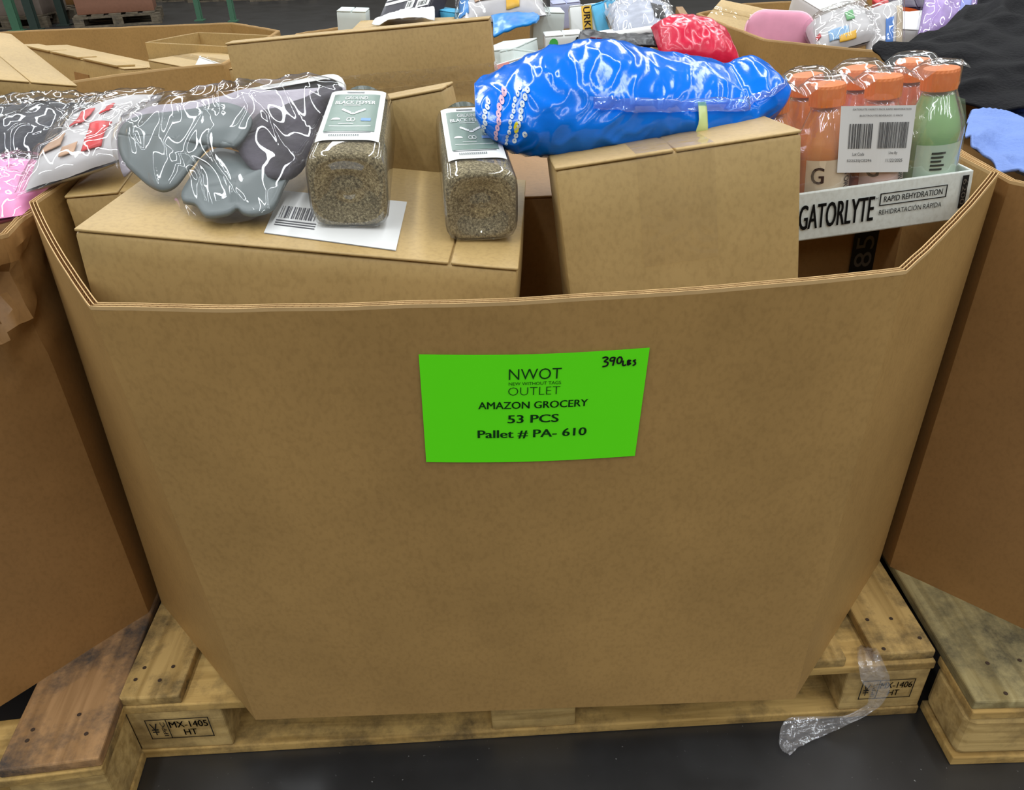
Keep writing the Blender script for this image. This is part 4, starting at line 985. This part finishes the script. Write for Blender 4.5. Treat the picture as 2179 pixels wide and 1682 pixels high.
mb = MB(); f6 = lambda x, z: V((w_*x, -.0022, .02*z)); rect(mb, .74, .97, .1, .9, f6); rect(mb, .02, .2, .1, .9, f6); build(mb, 'red_patch', plain('salmon_print', (222, 150, 146), .4), t)

# ------------------------------------------------------------------ goods in the back right box
filler('large brown carton low in the back right box', .95, 1.6, 1.42, 2.0, .004, .64)
GR_ = 'goods heaped in the back right box'
m = frame(at(1496, -4, y=1.62), at(1668, -20, y=1.62)-at(1496, -4, y=1.62), V((.25, .75, 1)))
m, w_ = cpx((1488, 42, 1.78), (1612, 70, 1.68), .12, 0, V((.12, -.55, 1)))
carton('carton', 'brown taped carton tilted on top of the back right box', m, w_, .17, .10, KRAFT2, 'x', .62, tape=True, puff=.001, group=GR_)
m, w_ = cpx((1668, 22, 1.84), (1716, 40, 1.76), .15, 0, V((.05, -.5, 1)))
carton('carton', 'smaller brown carton behind the pink pouch', m, w_, .15, .13, KRAFT2, 'y', .5, tape=True, puff=.001, group=GR_)
# pink pouch with rounded top and zip piping
a_, b_ = at(1582, 92, y=1.56), at(1724, 100, y=1.50)
mP = frame(a_, b_-a_, V((0, 0, 1)), .35); wP = (b_-a_).length
tP = thing('pouch', 'pale pink zip pouch standing at the rim of the back right box', 'pouch', mP)
PNK = plain('pink_fabric', (208, 138, 162), .45, .4, var=.06); PNK2 = plain('pink_piping', (244, 190, 204), .4, .4)
op = rrect(0, wP, -.03, .085, .045, 8)
mb = MB(); cx_, cz_ = wP/2, .03
def pou(u, v):
    i = u*len(op); k = int(i) % len(op); f_ = i-int(i); p = (V(op[k]).to_2d()).lerp(V(op[(k+1) % len(op)]).to_2d(), f_)
    s_ = math.cos(v*PI/2); d = math.sin(v*PI/2)
    return V((cx_+(p.x-cx_)*(s_**.45), -.028*d, cz_+(p.y-cz_)*(s_**.45)))
mb.quadgrid(pou, len(op), 8, wrapu=True); build(mb, 'front_body', PNK, tP, smooth=True)
mb = MB(); mb.prism(op, lambda x, y, h: V((x, h, y)), .0, .045); build(mb, 'back_body', PNK, tP)
mb = MB(); mb.tube([V((x, .0, y)) for x, y in op+[op[0]]], .0042, 8); build(mb, 'piping', PNK2, tP, smooth=True)
mb = MB(); mb.tube([V((cx_+(x-cx_)*.8, -.017, cz_+(y-cz_)*.78)) for x, y in op[3:27]], .0022, 6); build(mb, 'seam', PNK2, tP, smooth=True)
bag('clear bag of white and green packets next to the pink pouch', at(1790, 72, y=1.42), V((.085, 0, .02)), V((.02, .11, .02)), V((-.01, -.02, .05)), WPACK, 3.9, [('green_patch', plain('leaf_green', (100, 170, 110)), .5, .62, .3, .5), ('blue_patch', plain('pale_blue_print', (140, 180, 220)), .2, .5, .05, .2), ('yellow_patch', YELP, .35, .6, .02, .1), ('red_patch', REDP, .04, .1, .2, .3)])
bag('clear bag with a blue and white card inside, standing at the rim', at(1880, 68, y=1.34), V((.045, 0, .012)), V((.01, .05, .06)), V((0, -.02, .02)), WPACK, 1.7, [('blue_patch', plain('mid_blue', (60, 120, 200)), .40, .62, .02, .6), ('tan_patch', plain('beige_card', (196, 180, 156)), .72, .95, .05, .8)], amp=.004)
t, w_ = pbox('white printed carton with a red end behind the clear bags', (1752, 24, 1.62), (1848, -6, 1.70), .05, .12, LABW, 0, V((0, -.4, 1)), group=GR_)
mb = MB(); f6 = lambda x, z: V((w_*x, -.0022, .05*z))
for k in range(3): rect(mb, .2, .6-.1*k, .25+.2*k, .33+.2*k, f6)
rect(mb, .65, .85, .45, .6, f6); build(mb, 'text_lines', INK, t)
pbox('red box end beside the white printed carton', (1872, 12, 1.66), (1892, 2, 1.66), .06, .05, REDP, 0, V((0, -.3, 1)), group=GR_)
t, w_ = pbox('dark carton with an orange band at the top right', (1905, 14, 1.72), (2000, 14, 1.70), .05, .08, plain('dark_violet_card', (58, 44, 70), .4), 0, V((0, -.4, 1)), group=GR_)
mb = MB(); mb.quadgrid(lambda u, v: V((w_*(.1+.7*u), -.0026, .05*(.78-.45*u*u+.22*v))), 10, 2); build(mb, 'orange_band', plain('orange_band', (240, 110, 50)), t)
mb = MB(); mb.quadgrid(lambda u, v: V((w_*(.02+.6*u), -.0026, .05*(.60-.5*u*u+.14*v))), 10, 2); build(mb, 'white_band', LABW, t)
pbox('long white carton lying at the back right', (1890, 42, 1.58), (2000, 30, 1.58), .05, .1, LABW, 0, group=GR_)
pbox('white carton in front with a thin lid edge', (1905, 60, 1.40), (2040, 66, 1.36), .07, .14, LABW, 0, V((0, -.2, 1)), group=GR_)
bag('lilac and blue translucent bag at the top right', at(2015, 44, y=1.40), V((.075, 0, .0)), V((.03, .06, .05)), V((0, -.02, .04)), LILAC, 5.1, [('blue_patch', plain('soft_blue', (150, 160, 230)), .6, .8, .1, .9)], amp=.006)
bag('clear and dark glossy bag at the top right edge', at(2085, 20, y=1.50), V((.07, 0, .0)), V((.0, .08, .03)), V((0, -.02, .05)), plain('grey_mix', (120, 116, 124), .4, .4, var=.5, vscale=24), 7.3, [], amp=.008)

# ------------------------------------------------------------------ cloths
BCL = plain('black_cloth', (15, 15, 18), .8, .15, var=.2, vscale=18, bump=.3, bscale=150)
LCL = plain('light_blue_cloth', (118, 144, 206), .8, .2, var=.04, vscale=14, bump=.3, bscale=160)
drape('black_cloth', 'black cloth piled over the right boxes behind the bottles', 'cloth', [
    [(2100, -25, 1.55), (2160, -45, 1.55), (2230, -60, 1.5), (2400, -60, 1.45)], [(2010, 62, 1.24), (2080, 42, 1.28), (2160, 5, 1.25), (2400, 0, 1.2)],
    [(1950, 92, 1.12), (2040, 80, 1.10), (2130, 66, 1.06), (2400, 60, 1.0)], [(1856, 112, 1.02), (1960, 118, .96), (2080, 130, .88), (2400, 130, .82)],
    [(1872, 128, .97), (1980, 160, .86), (2080, 185, .76), (2400, 200, .68)], [(1890, 160, .90), (1995, 215, .76), (2085, 250, .66), (2400, 280, .55)]], BCL, .022, 7, 80, 80, .004, 2.)
drape('light_blue_cloth', 'light blue cloth crumpled in the right box below the black cloth', 'cloth', [
    [(2060, 252, .66), (2115, 236, .68), (2179, 238, .68), (2350, 240, .68)], [(2050, 285, .50), (2110, 275, .54), (2180, 275, .56), (2350, 280, .56)],
    [(2062, 320, .38), (2120, 318, .42), (2180, 318, .44), (2350, 330, .44)], [(2110, 358, .285), (2150, 366, .29), (2190, 372, .28), (2350, 395, .28)], [(2118, 372, .26), (2158, 384, .25), (2200, 392, .235), (2350, 425, .22)]], LCL, .015, 10, 70, 70, .004, 6.)

# ------------------------------------------------------------------ stretch wrap scrap hanging from the pallet
pts = [at(1838, 1372, y=.05), at(1846, 1400, y=.0), at(1858, 1440, y=-.018), at(1866, 1470, y=-.020), at(1850, 1505, y=-.022), at(1800, 1532, y=-.026), at(1745, 1545, z=.012), at(1690, 1558, z=.006), at(1672, 1585, z=.005), at(1672, 1605, z=.004)]
wd = [.010, .016, .020, .014, .006, .006, .014, .022, .014, .006]
mb = MB()
def rib(u, v):
    p = crom(pts, u); k = u*9; i = min(8, int(k)); w_ = wd[i]+(wd[i+1]-wd[i])*(k-i)
    tdir = (crom(pts, min(1, u+.02))-crom(pts, max(0, u-.02))).normalized()
    sd = tdir.cross(CAM-p).normalized(); up = sd.cross(tdir)
    if u > .62: sd = (sd*.8+V((0, .5, 0))).normalized()
    return p+sd*w_*(v-.5)*2+up*(.004*ridge(V((u*7, v*3.2, 2)))+.002*noise.noise(V((u*40, v*9, 5))))+V((0, -.003, .004))
mb.quadgrid(rib, 80, 14)
single(mb, 'stretch_wrap_scrap', WRAP, 'crumpled clear stretch wrap scrap trailing from the pallet onto the floor', 'plastic wrap', True)

# ------------------------------------------------------------------ far end of the hall
RG = plain('rack_green', (70, 110, 86), .5, .4); RGD = plain('rack_dark_green', (48, 62, 56), .5, .4)
def post(label, px, py, y, h, s=.085, mat=RG, lean=0):
    f = at(px, py, z=0) if y is None else at(px, py, y=y); f.z = 0
    t = thing('rack_upright', label, 'rack post', tuple(f), 'green rack posts')
    build(MB().box(-s/2, s/2, -.006, .006, 0, h).box(-s/2, -s/2+.01, 0, .07, 0, h).box(s/2-.01, s/2, 0, .07, 0, h), 'channel', mat, t)
    build(MB().box(-s*.9, s*.9, -.05, .09, 0, .012), 'foot_plate', mat, t)
post('pale green rack post at the far left', 36, 66, None, 2.2, .10); post('dark green rack post beside the pale one at far left', 74, 64, None, 2.2, .10, RGD)
post('dark green rack post before the far brown box', 137, 54, None, 2.2, .09, RGD)
post('thin pale green rack post in the far middle', 425, 44, None, 2.2, .06); post('thin green rack post right of the far middle one', 496, 46, None, 2.2, .06)
def farp(label, px, py, rz, n_=5):
    f = at(px, py, z=0); t = thing('pallet', label, 'pallet', Matrix.Translation(f) @ Matrix.Rotation(rz, 4, 'Z'), 'far pallets')
    for k in range(n_): build(MB().box(.02+k*1.0/n_+.0, .02+k*1.0/n_+.14, 0, 1.0, .12, .14), 'deck_board', W_FAR, t)
    for y0 in (0, .46, .9):
        build(MB().box(0, 1.02, y0, y0+.1, .1, .12), 'stringer_board', W_FAR, t); build(MB().box(0, 1.02, y0, y0+.1, 0, .02), 'bottom_board', W_FAR, t)
        for x0 in (0, .45, .9): build(MB().box(x0, x0+.12, y0, y0+.1, .02, .1), 'block', W_FAR, t)
    return f
def farbox(label, f, rz, x0, x1, y0, y1, h, mat): carton('carton', label, Matrix.Translation(f) @ Matrix.Rotation(rz, 4, 'Z') @ Matrix.Translation((x0, y0, .142)), x1-x0, y1-y0, h, mat, puff=.004, drop=.1)
f = farp('far pallet under a grey brown carton at the left edge', -72, 66, .05); farbox('grey brown carton on the far left pallet', f, .05, .05, .95, .1, .9, .7, plain('grey_card', (120, 108, 98), .6))
f = farp('far pallet behind the left rack posts with a tan carton', 40, 40, .03); farbox('tan carton on the far second pallet', f, .03, .05, .9, .1, .9, .6, KRAFT3)
f = farp('far pallet under the red brown carton', 160, 62, .30); farbox('red brown carton on a far pallet', f, .30, .06, .96, .1, .9, .8, plain('red_brown_card', (132, 92, 72), .6))
for k, nmk in enumerate(('left', 'middle', 'right')):
    farp('far empty pallet at the %s of the row along the top edge' % nmk, 268+132*k, 8-2*k, .03)
